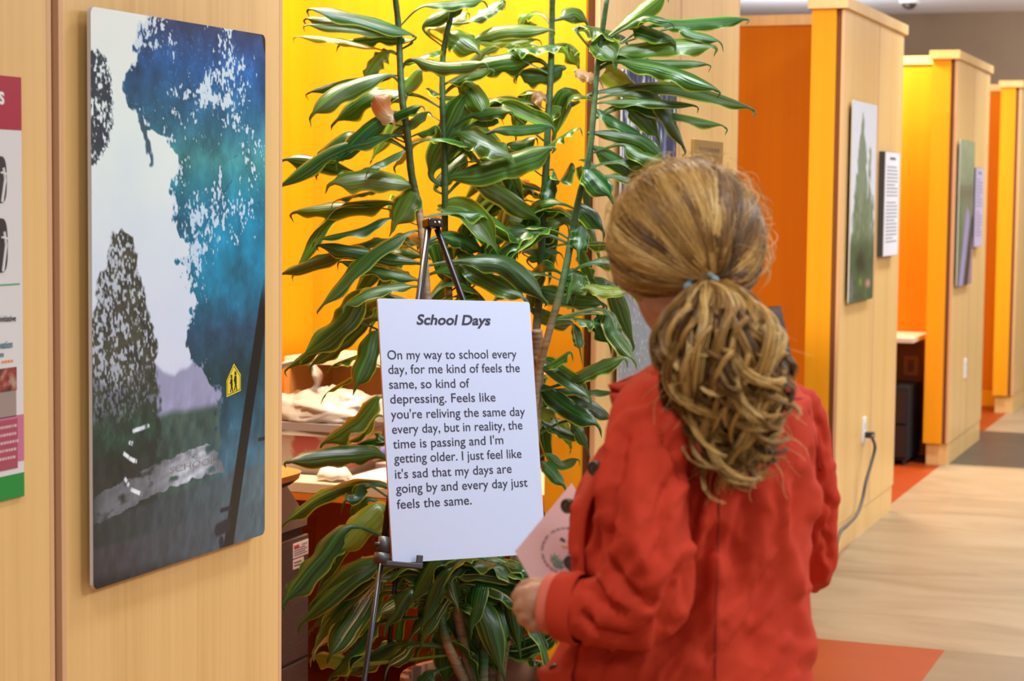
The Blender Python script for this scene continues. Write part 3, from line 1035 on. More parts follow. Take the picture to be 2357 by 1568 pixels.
# papers and small things on the desk
WP = mat('white paper', (.80, .79, .77), .6)
r = thing('paper_stack', 'stack of white paper at the front of the desk', 'paper', (-.56, 5.35, .721))
rnd = random.Random(2)
for k in range(4):
    dx, a = rnd.uniform(-.01, .01), rnd.uniform(-.05, .05)
    MB().obox((-.56 + dx, 5.35, .7225 + .004 * k), (.20 * math.cos(a), .20 * math.sin(a), 0), (-.12 * math.sin(a), .12 * math.cos(a), 0), (0, 0, .0018)).build('sheet', WP, r)
p = sq(838, 1052, .735)
r = thing('blue_pouch', 'small blue folded pouch beside the paper stack', 'pouch', (p[0], p[1], .721))
MB().ball((p[0], p[1], .745), (.06, .02, 0), (-.01, .035, 0), (0, .006, .022), 14, 8).build('body', mat('blue fabric', (.05, .09, .42), .6), r, True)
MB().ball((p[0] + .05, p[1] + .04, .755), (.03, .02, .01), (-.01, .025, 0), (0, .006, .03), 12, 8).build('flap', mat('violet blue fabric', (.16, .14, .48), .6), r, True)
p = sq(768, 1096, .735)
r = thing('crumpled_tissue', 'crumpled white tissue on the desk left of the pouch', 'tissue', (p[0], p[1], .721))
mb = MB()
R_ = [[(p[0] + .05 * q * math.cos(a) * (.8 + .4 * vn(a * 2 + q, q * 3)), p[1] + .04 * q * math.sin(a) * (.8 + .4 * vn(q * 2, a * 2)), .7215 + hz + .012 * vn(a * 3, q * 5)) for a in np.linspace(0, 2 * math.pi, 20, endpoint=False)] for q, hz in ((.9, 0), (1, .012), (.7, .03), (.3, .035))]
mb.rings(R_).build('body', WP, r, True)
p = sq(722, 1072, .73)
r = thing('green_notepad', 'pale green notepad at the left end of the desk', 'notepad', (p[0], p[1], .721))
MB().obox((p[0], p[1], .727), (.05, .01, 0), (-.008, .04, 0), (0, 0, .005)).build('cover', mat('pale green card', (.30, .42, .32), .5), r)
p = sq(790, 1050, .74)
r = thing('tape_roll', 'grey roll of tape on the desk behind the tissue', 'tape', (p[0], p[1], .721))
mb = MB()
mb.rings([[(p[0] + q * math.cos(a), p[1] + q * math.sin(a), z) for a in np.linspace(0, 2 * math.pi, 24, endpoint=False)] for q, z in ((.045, .722), (.045, .745), (.028, .745), (.028, .722), (.045, .722))], caps=False)
mb.build('roll', mat('grey tape', (.30, .27, .26), .4), r, True)
r = thing('cardboard_box', 'small brown cardboard box on the desk in front of the hutch', 'box', (-.56, 5.58, .721))
MB().box(-.66, -.47, 5.51, 5.65, .721, .90).build('body', mat('cardboard', (.50, .24, .08), .7), r)
MB().box(-.66, -.47, 5.51, 5.515, .90, .95).build('flap', mat('cardboard inner', (.56, .30, .13), .7), r)
MB().box(-.472, -.466, 5.51, 5.65, .90, .955).build('flap', mat('cardboard inner pale', (.62, .40, .26), .7), r)

# grey machine with a wooden board on it, half behind the first partition
xm = -.74
ye = onp(712, 1300, 0, xm)[1]
def zm(px, py):
    return onp(px, py, 0, xm)[2]
GREYM = noisy(mat('brushed grey metal', rough=.38, metal=.35), 40, [(.35, (.125, .10, .085)), (.65, (.165, .14, .12))], stretch=(1, .6, 9))
z1_, z2_ = zm(700, 1232), zm(700, 1212)
r = thing('office_machine', 'grey metal office machine with two white labels, half hidden by the nearest partition', 'machine', (-1.0, ye - .3, 0))
MB().box(XB + .02, xm - .01, ye - .62, ye, .03, z1_ - .004).build('cabinet', mat('grey shell', (.11, .09, .08), .4), r)
zs = zm(690, 1519)
MB().box(xm - .012, xm, ye - .62, ye - .004, zs + .004, z1_).build('drawer_front', GREYM, r, bevel=.003)
MB().box(xm - .012, xm, ye - .62, ye - .004, .05, zs - .004).build('drawer_front', GREYM, r, bevel=.003)
MB().box(XB + .02, xm - .016, ye - .62, ye - .012, z1_ - .004, z2_).build('dark_band', mat('brown black band', (.035, .025, .02), .5), r)
za = zm(690, 1110)
mb = MB()
prof = [(ye - .006, z2_), (ye - .006, z2_ + .018), (ye - .13, za), (ye - .62, za), (ye - .62, z2_)]
mb.rings([[(x_, q[0], q[1]) for q in prof] for x_ in (XB + .02, xm - .004)])
mb.build('hood', mat('warm grey hood', (.20, .16, .125), .4), r)
lab = mb = MB()
ya_, yb_ = onp(674, 1270, 0, xm)[1], onp(709, 1270, 0, xm)[1]
mb.box(xm, xm + .001, ya_, yb_, zm(690, 1281), zm(690, 1247)).box(xm, xm + .001, ya_, ya_ + (yb_ - ya_) * .7, zm(690, 1306), zm(690, 1284))
lb = mb.build('label', WP, r)
mb = MB()
mb.box(xm + .001, xm + .0014, ya_ + .006, ya_ + (yb_ - ya_) * .4, zm(690, 1259), zm(690, 1252))
mb.build('red_mark', mat('red ink', (.6, .05, .05), .5), lb)
mb = MB()
for k in range(5):
    mb.box(xm + .001, xm + .0014, ya_ + .006 + (.0 if k else (yb_ - ya_) * .5), yb_ - .008 - .012 * (k % 2), zm(690, 1256 + 5 * k), zm(690, 1254 + 5 * k))
for k in range(2):
    mb.box(xm + .001, xm + .0014, ya_ + .006, ya_ + (yb_ - ya_) * .55, zm(690, 1293 + 7 * k), zm(690, 1290 + 7 * k))
mb.build('print_lines', GREYINK, lb)
zb_ = za + .002
yw = onp(706, 1075, 0, xm + .02)[1]
r = thing('wooden_tray', 'round cornered wooden tray with a black underside on the grey machine', 'tray', (-1.0, yw - .25, zb_))
MB().rings([rrect(-.98, yw - .25, .25, .24, .09, zb_, 8), rrect(-.98, yw - .25, .27, .26, .1, zb_ + .016, 8)]).build('underside', BLACKP, r)
MB().rings([rrect(-.98, yw - .25, .27, .26, .1, zb_ + .016, 8), rrect(-.98, yw - .25, .275, .265, .1, zb_ + .034, 8), rrect(-.98, yw - .25, .25, .24, .09, zb_ + .042, 8)]).build('deck', HUTCH, r)

# ---------------------------------------------------------------- second and third bays: chair back, desk with phone
p = onp(1800, 800, 1, 7.95)
r = thing('office_chair', 'black mesh office chair in the bay behind the woman', 'chair', (p[0] + .02, p[1], 0))
bx, by = p[0], p[1]
zt_, zb2 = onp(1800, 712, 1, 7.95)[2], onp(1800, 880, 1, 7.95)[2]
R_ = []
for i in range(9):
    f_ = i / 8
    z_ = zb2 + (zt_ - zb2) * f_
    wl = .062 - .025 * f_ ** 2
    R_.append([(bx - .07 + .03 * (1 - f_) + (wl + .02 * (1 - f_)) * math.cos(a), by + .22 * math.sin(a), z_) for a in np.linspace(0, 2 * math.pi, 20, endpoint=False)])
MB().rings(R_).build('backrest', noisy(mat('black mesh fabric', rough=.8), 60, [(.4, (.008, .007, .006)), (.7, (.05, .03, .015))]), r, True)
sx_ = bx - .34
MB().rings([rrect(sx_, by, .22, .23, .08, .45), rrect(sx_, by, .23, .24, .08, .52)]).build('seat', BLACKP, r, True)
MB().tube([(sx_ + .1, by, .46), (bx - .09, by, .52), (bx - .07, by, .72), (bx - .09, by + .01, zb2 + .06)], .018).build('back_post', BLACKP, r, True)
MB().cyl((sx_, by), .03, .1, .45).build('gas_column', BLACKP, r, True)
for k in range(5):
    a = 2 * math.pi * k / 5
    MB().tube([(sx_, by, .12), (sx_ + .25 * math.cos(a), by + .25 * math.sin(a), .05)], .018).ball((sx_ + .25 * math.cos(a), by + .25 * math.sin(a), .028), (.028, 0, 0), (0, .028, 0), (0, 0, .028), 10, 6).build('foot', BLACKP, r, True)

r = thing('desk', 'narrow desk with a dark opening below, in the far bay', 'desk', (-.7, 11.95, 0), 'desks built into the bays')
MB().box(XB + .005, -.19, 11.62, 12.19, .725, .755).build('worktop', DESKTOP, r, bevel=.003)
MB().box(XB + .03, -.22, 12.15, 12.185, .1, .725).build('back_panel', noisy(mat('brown panel', rough=.5), 4, [(.3, (.12, .045, .015)), (.7, (.15, .055, .02))]), r)
MB().box(XB + .01, XB + .04, 11.64, 12.15, 0, .725).build('side_panel', AMBERD, r)
r = thing('drawer_unit', 'black drawer unit under the far desk', 'drawers', (-.55, 11.9, 0))
MB().box(-.88, -.22, 11.68, 12.12, .03, .46).build('body', DARK, r)
for k in range(2):
    d_ = MB().box(-.87, -.23, 11.665, 11.68, .05 + .2 * k, .235 + .2 * k).build('drawer', mat('black drawer', (.012, .009, .008), .5), r)
    MB().box(-.6, -.5, 11.655, 11.665, .18 + .2 * k, .19 + .2 * k).build('handle', STEEL, d_)
for xx in (-.86, -.24):
    for yy in (11.70, 12.1):
        MB().cyl((xx, yy), .015, 0, .03, 10).build('foot', BLACKP, r)
pp = onp(2097, 842, 1, 12.145)
r = thing('wall_socket', 'brown socket plate on the panel under the far desk', 'outlet', (pp[0], 12.15, pp[2]))
MB().box(pp[0] - .045, pp[0] + .045, 12.14, 12.151, pp[2] - .06, pp[2] + .06).build('plate', mat('brown plate', (.26, .12, .04), .4), r, bevel=.002)
MB().box(pp[0] - .018, pp[0] + .018, 12.137, 12.141, pp[2] - .035, pp[2] + .035).build('socket', mat('dark socket', (.10, .05, .02), .4), r)
pp = onp(2083, 757, 2, .756)
r = thing('desk_phone', 'dark tilted desk phone on the far desk', 'phone', (pp[0], pp[1], .756))
ax = np.array([.09, 0, 0]); ay = np.array([0.03, .035, .085]); az = np.array([0, .03, -.012])
cc = np.array([pp[0] - .02, pp[1], .756 + .10])
ay2 = np.array([.055, .0, .075]); ax2 = np.array([.0, .09, .0]); az2 = np.array([.018, 0, -.012])
MB().obox(cc, ay2, ax2, az2).build('body', mat('brown black plastic', (.035, .02, .012), .4), r, bevel=.006)
MB().obox(cc + np.array([-.03, 0, .022]), ay2 * .85, ax2 * .28, az2 * .7).build('handset', mat('pale handset', (.45, .34, .26), .4), r, bevel=.006)
MB().box(pp[0] - .05, pp[0] + .05, pp[1] - .07, pp[1] + .07, .756, .785).build('foot', BLACKP, r, bevel=.004)

# ---------------------------------------------------------------- text sign on its easel
st_, sa, sl, sr, sw, sh = 4.6925, .9841, .1884, -.0422, .4322, .61
Cs = at(1066.78, 986.13, st_)
n0 = np.array([math.sin(sa), -math.cos(sa), 0])
r0 = np.array([math.cos(sa), math.sin(sa), 0])
u0 = np.array([0, 0, 1.0]) * math.cos(sl) - n0 * math.sin(sl)
SN = np.cross(r0, u0)
SR = r0 * math.cos(sr) + u0 * math.sin(sr)
SU = u0 * math.cos(sr) - r0 * math.sin(sr)
SIGNM = mat('white sign card', (.46, .54, .73), .4, spec=.4)


def spt(x, y, off=0.0):
    """photo pixel -> point on the sign face"""
    d = ray(x, y)
    return CAM + d * (((Cs - CAM) @ SN) / (d @ SN)) + SN * off


r = thing('text_sign', 'white School Days text sign leaning on the black easel', 'sign', Cs - SU * sh / 2)
rad = .008
pts = []
for sx, sy, a0 in ((1, 1, 0), (-1, 1, 90), (-1, -1, 180), (1, -1, 270)):
    for k in range(5):
        a = math.radians(a0 + 22.5 * k)
        pts.append((sx * (sw / 2 - rad) + rad * math.cos(a), sy * (sh / 2 - rad) + rad * math.sin(a)))
MB().rings([[Cs + SR * x_ + SU * y_ + SN * o_ for x_, y_ in pts] for o_ in (-.005, 0)]).build('board', SIGNM, r)
K6 = lambda x, y: (860 + x * .4272, 660 + y * .4272)
LINES = [('On my way to school every', 75, 392, 771, 385), ('day, for me kind of feels the', 80, 470, 788, 460), ('same, so kind of', 84, 550, 517, 543), ('depressing. Feels like', 90, 630, 657, 618),
         ("you're reliving the same day", 94, 712, 816, 695), ('every day, but in reality, the', 100, 793, 802, 768), ("time is passing and I'm", 105, 873, 699, 848), ('getting older. I just feel like', 111, 950, 797, 922),
         ("it's sad that my days are", 116, 1035, 744, 1003), ('going by and every day just', 121, 1113, 830, 1077), ('feels the same.', 126, 1198, 528, 1173)]
mb = MB()
for t_, xa, ya, xb, yb in LINES:
    write(mb, t_, spt(*K6(xa, ya)), spt(*K6(xb, yb)), .0215, SU, SN, .0006, .004)
mb.build('body_text', INK, r)
mb = MB()
write(mb, 'School Days', spt(*K6(231, 203)), spt(*K6(632, 207)), .0235, SU, SN, .0006, .028, .22)
mb.build('title', INK, r)

# easel
top = spt(1007, 511, -.022)
rz = thing('easel', 'black telescoping metal easel holding the School Days sign', 'easel', (float(top[0]), float(top[1]), 0))
back = SN * -.014


def leg(a, bb, ra, rb, split):
    a, bb = np.array(a), np.array(bb)
    m_ = a + (bb - a) * split
    l_ = MB().tube([a, m_], ra, 14).build('leg', BLACKM, rz, True)
    MB().tube([m_, bb], rb, 14).build('lower_tube', BLACKM, l_, True)
    MB().tube([m_ - (bb - a) * .012, m_ + (bb - a) * .012], ra * 1.35, 14).build('collar', BLACKP, l_, True)
    MB().tube([bb, bb + (bb - a) / np.linalg.norm(bb - a) * .03], rb * 1.5, 12).build('rubber_tip', BLACKP, l_, True)
    return m_


def toground(a, bb):
    a, bb = np.array(a), np.array(bb)
    return a + (bb - a) * ((a[2] - .033) / (a[2] - bb[2]))


lt = top + SR * -.012 + SU * -.012
hold = spt(893, 1262, -.022)
lfoot = toground(lt, hold)
leg(lt, lfoot, .0078, .0066, (lt[2] - hold[2] + .0) / (lt[2] - lfoot[2]))
rt_ = top + SR * .012 + SU * -.012
rq = spt(1078, 688, -.022)
rfoot = toground(rt_, rq)
leg(rt_, rfoot, .0078, .0066, .52)
bt = top - SN * .02
f_ = at(885, 1568, 4.95)
leg(bt, toground(bt, at(913, 1300, 4.98)), .0075, .006, .5)
# head clamp with rivets
hd = MB()
hd.obox(top + SN * .0, SR * .0205 + 0 * SU, SN * .016, SU * .0105)
hd.build('head_clamp', mat('glossy black plastic', (.012, .012, .014), .18), rz, bevel=.004)
MB().tube([top + SR * .008 + SN * .014, top + SR * .008 + SN * .0195], .0032, 12).build('rivet', STEEL, rz, True)
MB().tube([top - SR * .004 + SN * .014, top - SR * .004 + SN * .0185], .0022, 12).build('rivet', STEEL, rz, True)
# sign holder: sleeve, knob, shelf with an upturned lip
CLAMP = mat('charcoal plastic', (.035, .037, .042), .42)


def holder(pos, sgn):
    d = (lt - lfoot) / np.linalg.norm(lt - lfoot)
    h_ = MB()
    h_.tube([pos + d * .012, pos + d * .05], [.0155, .0135], 14)
    h_.tube([pos - d * .012, pos + d * .012], .0185, 14)
    o = h_.build('sign_holder', CLAMP, rz, True)
    q = MB()
    base = spt(893, 1300, 0) if sgn > 0 else pos
    a0 = pos - d * .006
    out = spt(962, 1301, .018)
    ctr = (a0 + out) / 2
    ex = (out - a0)
    L_ = np.linalg.norm(ex)
    ex = ex / L_
    ey = SN - ex * (SN @ ex)
    ey /= np.linalg.norm(ey)
    ez = np.cross(ex, ey)
    ez *= np.sign(ez[2])
    q.obox(ctr - ez * .004, ex * (L_ / 2), ey * .014, ez * .0058)
    q.obox(out - ex * .007 + ez * .008, ex * .0075, ey * .005, ez * .0135)
    q.build('shelf', CLAMP, o, bevel=.002)
    MB().tube([pos + d * .034, pos + d * .034 - SR * .022], .0055, 12).build('knob', BLACKP, o, True)


holder(lt + (lfoot - lt) * ((lt[2] - spt(888, 1290)[2]) / (lt[2] - lfoot[2])), 1)
# ---------------------------------------------------------------- the tall corn plant
LEAFM = mat('corn plant leaf', rough=.27, spec=.45)
nt, b, N, L = nodes(LEAFM)
uv = N('UVMap')
uv.uv_map = 'uv'
sx = N('SeparateXYZ')
L(uv.outputs[0], sx.inputs[0])


def M(op_, a, c_=None, d_=None):
    q = N('Math')
    q.operation = op_
    for i, s in enumerate((a, c_, d_)):
        if s is None:
            continue
        if isinstance(s, (int, float)):
            q.inputs[i].default_value = s
        else:
            L(s, q.inputs[i])
    return q.outputs[0]


at_ = N('Attribute')
at_.attribute_name = 'col'
sc_ = N('SeparateColor')
L(at_.outputs['Color'], sc_.inputs[0])
VAR, TIN, RND = sc_.outputs[0], sc_.outputs[1], sc_.outputs[2]
ua = M('ABSOLUTE', M('MULTIPLY_ADD', sx.outputs[0], 2.0, -1.0))
cmb = N('CombineXYZ')
L(M('MULTIPLY', sx.outputs[0], 17.0), cmb.inputs[0])
L(M('MULTIPLY', sx.outputs[1], 1.1), cmb.inputs[1])
L(M('MULTIPLY', RND, 37.0), cmb.inputs[2])
ns = N('TexNoise')
ns.inputs['Scale'].default_value = 1.0
ns.inputs['Detail'].default_value = 3
L(cmb.outputs[0], ns.inputs['Vector'])
green = ramp(nt, ns.outputs[0], [(.34, (.003, .030, .007)), (.5, (.007, .068, .012)), (.66, (.026, .16, .024))])
# pale midstripe, stronger on variegated leaves
stripe = M('GREATER_THAN', ns.outputs[0], M('MULTIPLY_ADD', VAR, -.26, .80))
c1 = mixc(M('MULTIPLY', stripe, M('MINIMUM', M('MULTIPLY', VAR, 1.4), 1.0)), green, (.55, .53, .24))
rim = N('MapRange')
L(ua, rim.inputs[0])
rim.inputs[1].default_value, rim.inputs[2].default_value = .86, .95
c2 = mixc(M('MULTIPLY', rim.outputs[0], .85), c1, (.26, .42, .04))
# tint: below .5 withered brown, above .5 yellow green young leaf
yel = M('MAXIMUM', M('MULTIPLY_ADD', TIN, 2.0, -1.0), 0.0)
brn = M('MAXIMUM', M('MULTIPLY_ADD', TIN, -2.0, 1.0), 0.0)
c3 = mixc(M('MULTIPLY', yel, .75), c2, (.26, .36, .03))
c4 = mixc(M('MULTIPLY', brn, .9), c3, (.34, .21, .10))
L(c4, b.inputs['Base Color'])
b.inputs['Coat Weight'].default_value = .08
b.inputs['Coat Roughness'].default_value = .12
bp = N('Bump')
bp.inputs['Strength'].default_value = .45
bp.inputs['Distance'].default_value = .004
L(ns.outputs[0], bp.inputs['Height'])
L(bp.outputs[0], b.inputs['Normal'])
tr = N('BsdfTranslucent')
hs = N('HueSaturation')
hs.inputs['Hue'].default_value = .47
hs.inputs['Value'].default_value = 2.6
L(c4, hs.inputs['Color'])
L(hs.outputs[0], tr.inputs[0])
ms = N('MixShader')
ms.inputs[0].default_value = .26
L(b.outputs[0], ms.inputs[1])
L(tr.outputs[0], ms.inputs[2])
L(ms.outputs[0], nt.nodes['Material Output'].inputs['Surface'])

STEM = mat('cane', rough=.6)
nt, b, N, L = nodes(STEM)
a_ = N('Attribute')
a_.attribute_name = 'col'
tcn = N('TexCoord')
mpn = N('Mapping')
mpn.inputs['Scale'].default_value = (4, 4, 60)
L(tcn.outputs['Object'], mpn.inputs[0])
nn_ = N('TexNoise')
nn_.inputs['Scale'].default_value = 2
L(mpn.outputs[0], nn_.inputs['Vector'])
q = N('Mix')
q.data_type = 'RGBA'
q.blend_type = 'MULTIPLY'
q.inputs[0].default_value = .7
L(a_.outputs['Color'], q.inputs[6])
L(ramp(nt, nn_.outputs[0], [(.35, (.45, .42, .4)), (.6, (1, 1, 1))]), q.inputs[7])
L(q.outputs[2], b.inputs['Base Color'])

# canes as traced: pixel x, y, with distance t; green tips, woody below
CANES = [
    ('A', 5.02, [(908, -20), (917, 60), (921, 150), (926, 230), (938, 310), (947, 400), (962, 470), (972, 540), (978, 620), (986, 720), (1005, 900), (1030, 1150), (1060, 1450), (1085, 1750)], .0105),
    ('B', 5.10, [(1042, 20), (1022, 110), (1018, 180), (1020, 300), (1024, 420), (1024, 560), (1030, 640), (1040, 760), (1060, 950), (1085, 1200), (1105, 1500), (1120, 1760)], .0095),
    ('C', 5.24, [(1272, -30), (1270, 60), (1268, 160), (1262, 270), (1256, 400), (1248, 520), (1244, 640), (1236, 740), (1225, 900), (1200, 1150), (1170, 1450), (1150, 1760)], .0105),
    ('D', 5.12, [(1398, -10), (1378, 130), (1370, 210), (1362, 310), (1350, 390), (1334, 450), (1318, 530), (1306, 600), (1288, 680), (1262, 770), (1240, 860), (1222, 1000), (1190, 1300), (1165, 1760)], .0092),
    ('E', 4.98, [(1010, 1300), (1012, 1380), (1030, 1480), (1070, 1740)], .012),
    ('F', 5.00, [(1125, 1290), (1120, 1400), (1112, 1560), (1108, 1760)], .012),
    ('G', 5.16, [(1236, 760), (1238, 840), (1226, 1000), (1185, 1330), (1140, 1500), (1128, 1750)], .020),
]
pc = at(1120, 1760, 5.08)
PX, PY = float(pc[0]), float(pc[1])
plant = thing('corn_plant', 'tall potted corn plant with curling glossy green leaves behind the sign', 'plant', (PX, PY, 0))
POTM = noisy(mat('terracotta', rough=.7), 14, [(.3, (.30, .12, .06)), (.7, (.36, .15, .08))])
prof = [(.15, .02), (.15, .0), (.17, .0), (.205, .30), (.222, .30), (.222, .345), (.20, .345), (.195, .28)]
MB().rings([[(PX + q * math.cos(a), PY + q * math.sin(a), z + .001) for a in np.linspace(0, 2 * math.pi, 40, endpoint=False)] for q, z in prof], caps=False).build('pot', POTM, plant, True)
MB().cyl((PX, PY), .197, .22, .285, 40).build('soil', noisy(mat('potting soil', rough=.95), 60, [(.4, (.02, .012, .008)), (.7, (.06, .04, .025))]), plant)

stems = {}
for name, t, pts, rad in CANES:
    P = [at(x, y, t + .02 * math.sin(i * 1.3)) for i, (x, y) in enumerate(pts)]
    # bring the foot of the cane into the pot
    foot = np.array([PX + (P[-1][0] - PX) * .5, PY + (P[-1][1] - PY) * .3, .26])
    P[-1] = foot
    n = 90
    Q = crom(P, n)
    woody = [0 if name in 'EF' else (.35 if name in 'CD' else .45)] * n
    rr, cc = [], []
    for i in range(n):
        f_ = i / (n - 1)
        w_ = sst(*{'G': (-.3, -.2), 'A': (.40, .50), 'B': (.40, .50)}.get(name, (.58, .72)), f_)
        ringm = 1 + .07 * (1 if i % 3 == 0 else 0)
        rr.append(rad * (.72 + .5 * f_) * ringm)
        g_ = np.array(lin(46, 84, 40)) * (1 - w_) + np.array(lin(150, 128, 96)) * w_
        cc += [tuple(g_ * (.92 + .14 * (i % 3 == 0)))] * 10
    mb = MB()
    mb.tube(Q, rr, 10)
    mb.c = cc[:len(mb.v)]
    ob = mb.build('cane', STEM, plant, True)
    px_ = crom(pts, n)
    stems[name] = (Q, px_, ob, MB())

rnd = random.Random(21)


def leaf(mb, S0, P0, P1, P2, wd, kind, arch=None, petiole=True):
    """one blade: S0 on the cane, P0 start of the blade, P1 middle, P2 tip"""
    d2 = P2 - P1
    L_ = np.linalg.norm(P1 - P0) + np.linalg.norm(d2)
    tail = P2 + d2 / (np.linalg.norm(d2) + 1e-9) * .012 + np.array([rnd.uniform(-.008, .008), rnd.uniform(-.008, .008), -.018 - rnd.uniform(0, .014)])
    a = crom([S0, P0 + (S0 - P0) * .02, P1, P2, tail], 49)
    a = a[0:49]
    n = len(a)
    nu = 9
    A = rnd.uniform(.75, 1.35) if arch is None else arch
    hint = UPV * rnd.uniform(.35, .95) - FWD * rnd.uniform(.35, .95) + RGT * rnd.uniform(-.35, .35)
    if kind == 'k':
        hint = UPV * rnd.uniform(.8, 1.1) - FWD * rnd.uniform(-.25, .25) + RGT * rnd.uniform(-.3, .3)
    if kind == 'l':
        hint = UPV * .55 - FWD * .85 + RGT * rnd.uniform(-.2, .2)
        A *= .8
    twist = rnd.uniform(-.5, .5)
    ph, fr, am = rnd.uniform(0, 6), rnd.uniform(3.5, 6.5), rnd.uniform(.07, .19)
    var = {'v': .72, '-': rnd.choice((0, 0, 0, .15, .3))}.get(kind, .05)
    tin = {'y': .82, 'd': .05, 'l': .60}.get(kind, rnd.uniform(.45, .58))
    rv = rnd.random()
    V, U, Cc = [], [], []
    Np = None
    for i in range(n):
        v = i / (n - 1)
        s = v * 4                                    # 0..1 petiole, 1..3 blade, 3..4 tail
        if s < 1:
            w = .15 + .10 * s * s
        elif s < 3:
            x_ = (s - 1) / 2
            w = .25 + .75 * sst(0, .30, x_)
            w *= (1 - sst(.70, 1.02, x_) ** 1.4 * .80)
        else:
            w = .18 * (1 - (s - 3)) ** .8 + .012
        T = a[min(i + 1, n - 1)] - a[max(i - 1, 0)]
        T = T / (np.linalg.norm(T) + 1e-12)
        hN = hint - T * (hint @ T)
        hN /= np.linalg.norm(hN) + 1e-12
        if Np is not None and hN @ Np < 0:
            hN = -hN
        Np = hN
        B = np.cross(T, hN)
        tw = twist * (v - .4)
        Nn = hN * math.cos(tw) + B * math.sin(tw)
        Bn = B * math.cos(tw) - hN * math.sin(tw)
        Ai = A * (1.0 if s > 1 else 1.25) * (1 + .35 * sst(2.3, 3, s))
        R = (wd * w * .5) / math.sin(min(Ai, 1.5))
        for j in range(nu):
            u = -1 + 2 * j / (nu - 1)
            th = u * Ai
            e = abs(u) ** 3
            wav = am * wd * w * e * math.sin(fr * 6.28 * (v - .25) * 1.3 + ph + (1.7 if u > 0 else 0)) * (1 if s > 1 else 0) * (.65 + .5 * math.sin(17 * v + ph * 3 + u))
            V.append(a[i] + Bn * (R * math.sin(th) + .4 * wav) + Nn * (R * math.cos(th) - R + wav))
            U.append((j / (nu - 1), v))
            Cc.append((var, tin, rv))
    F = [(i * nu + j, i * nu + j + 1, (i + 1) * nu + j + 1, (i + 1) * nu + j) for i in range(n - 1) for j in range(nu - 1)]
    mb.add(V, F, Cc, U)


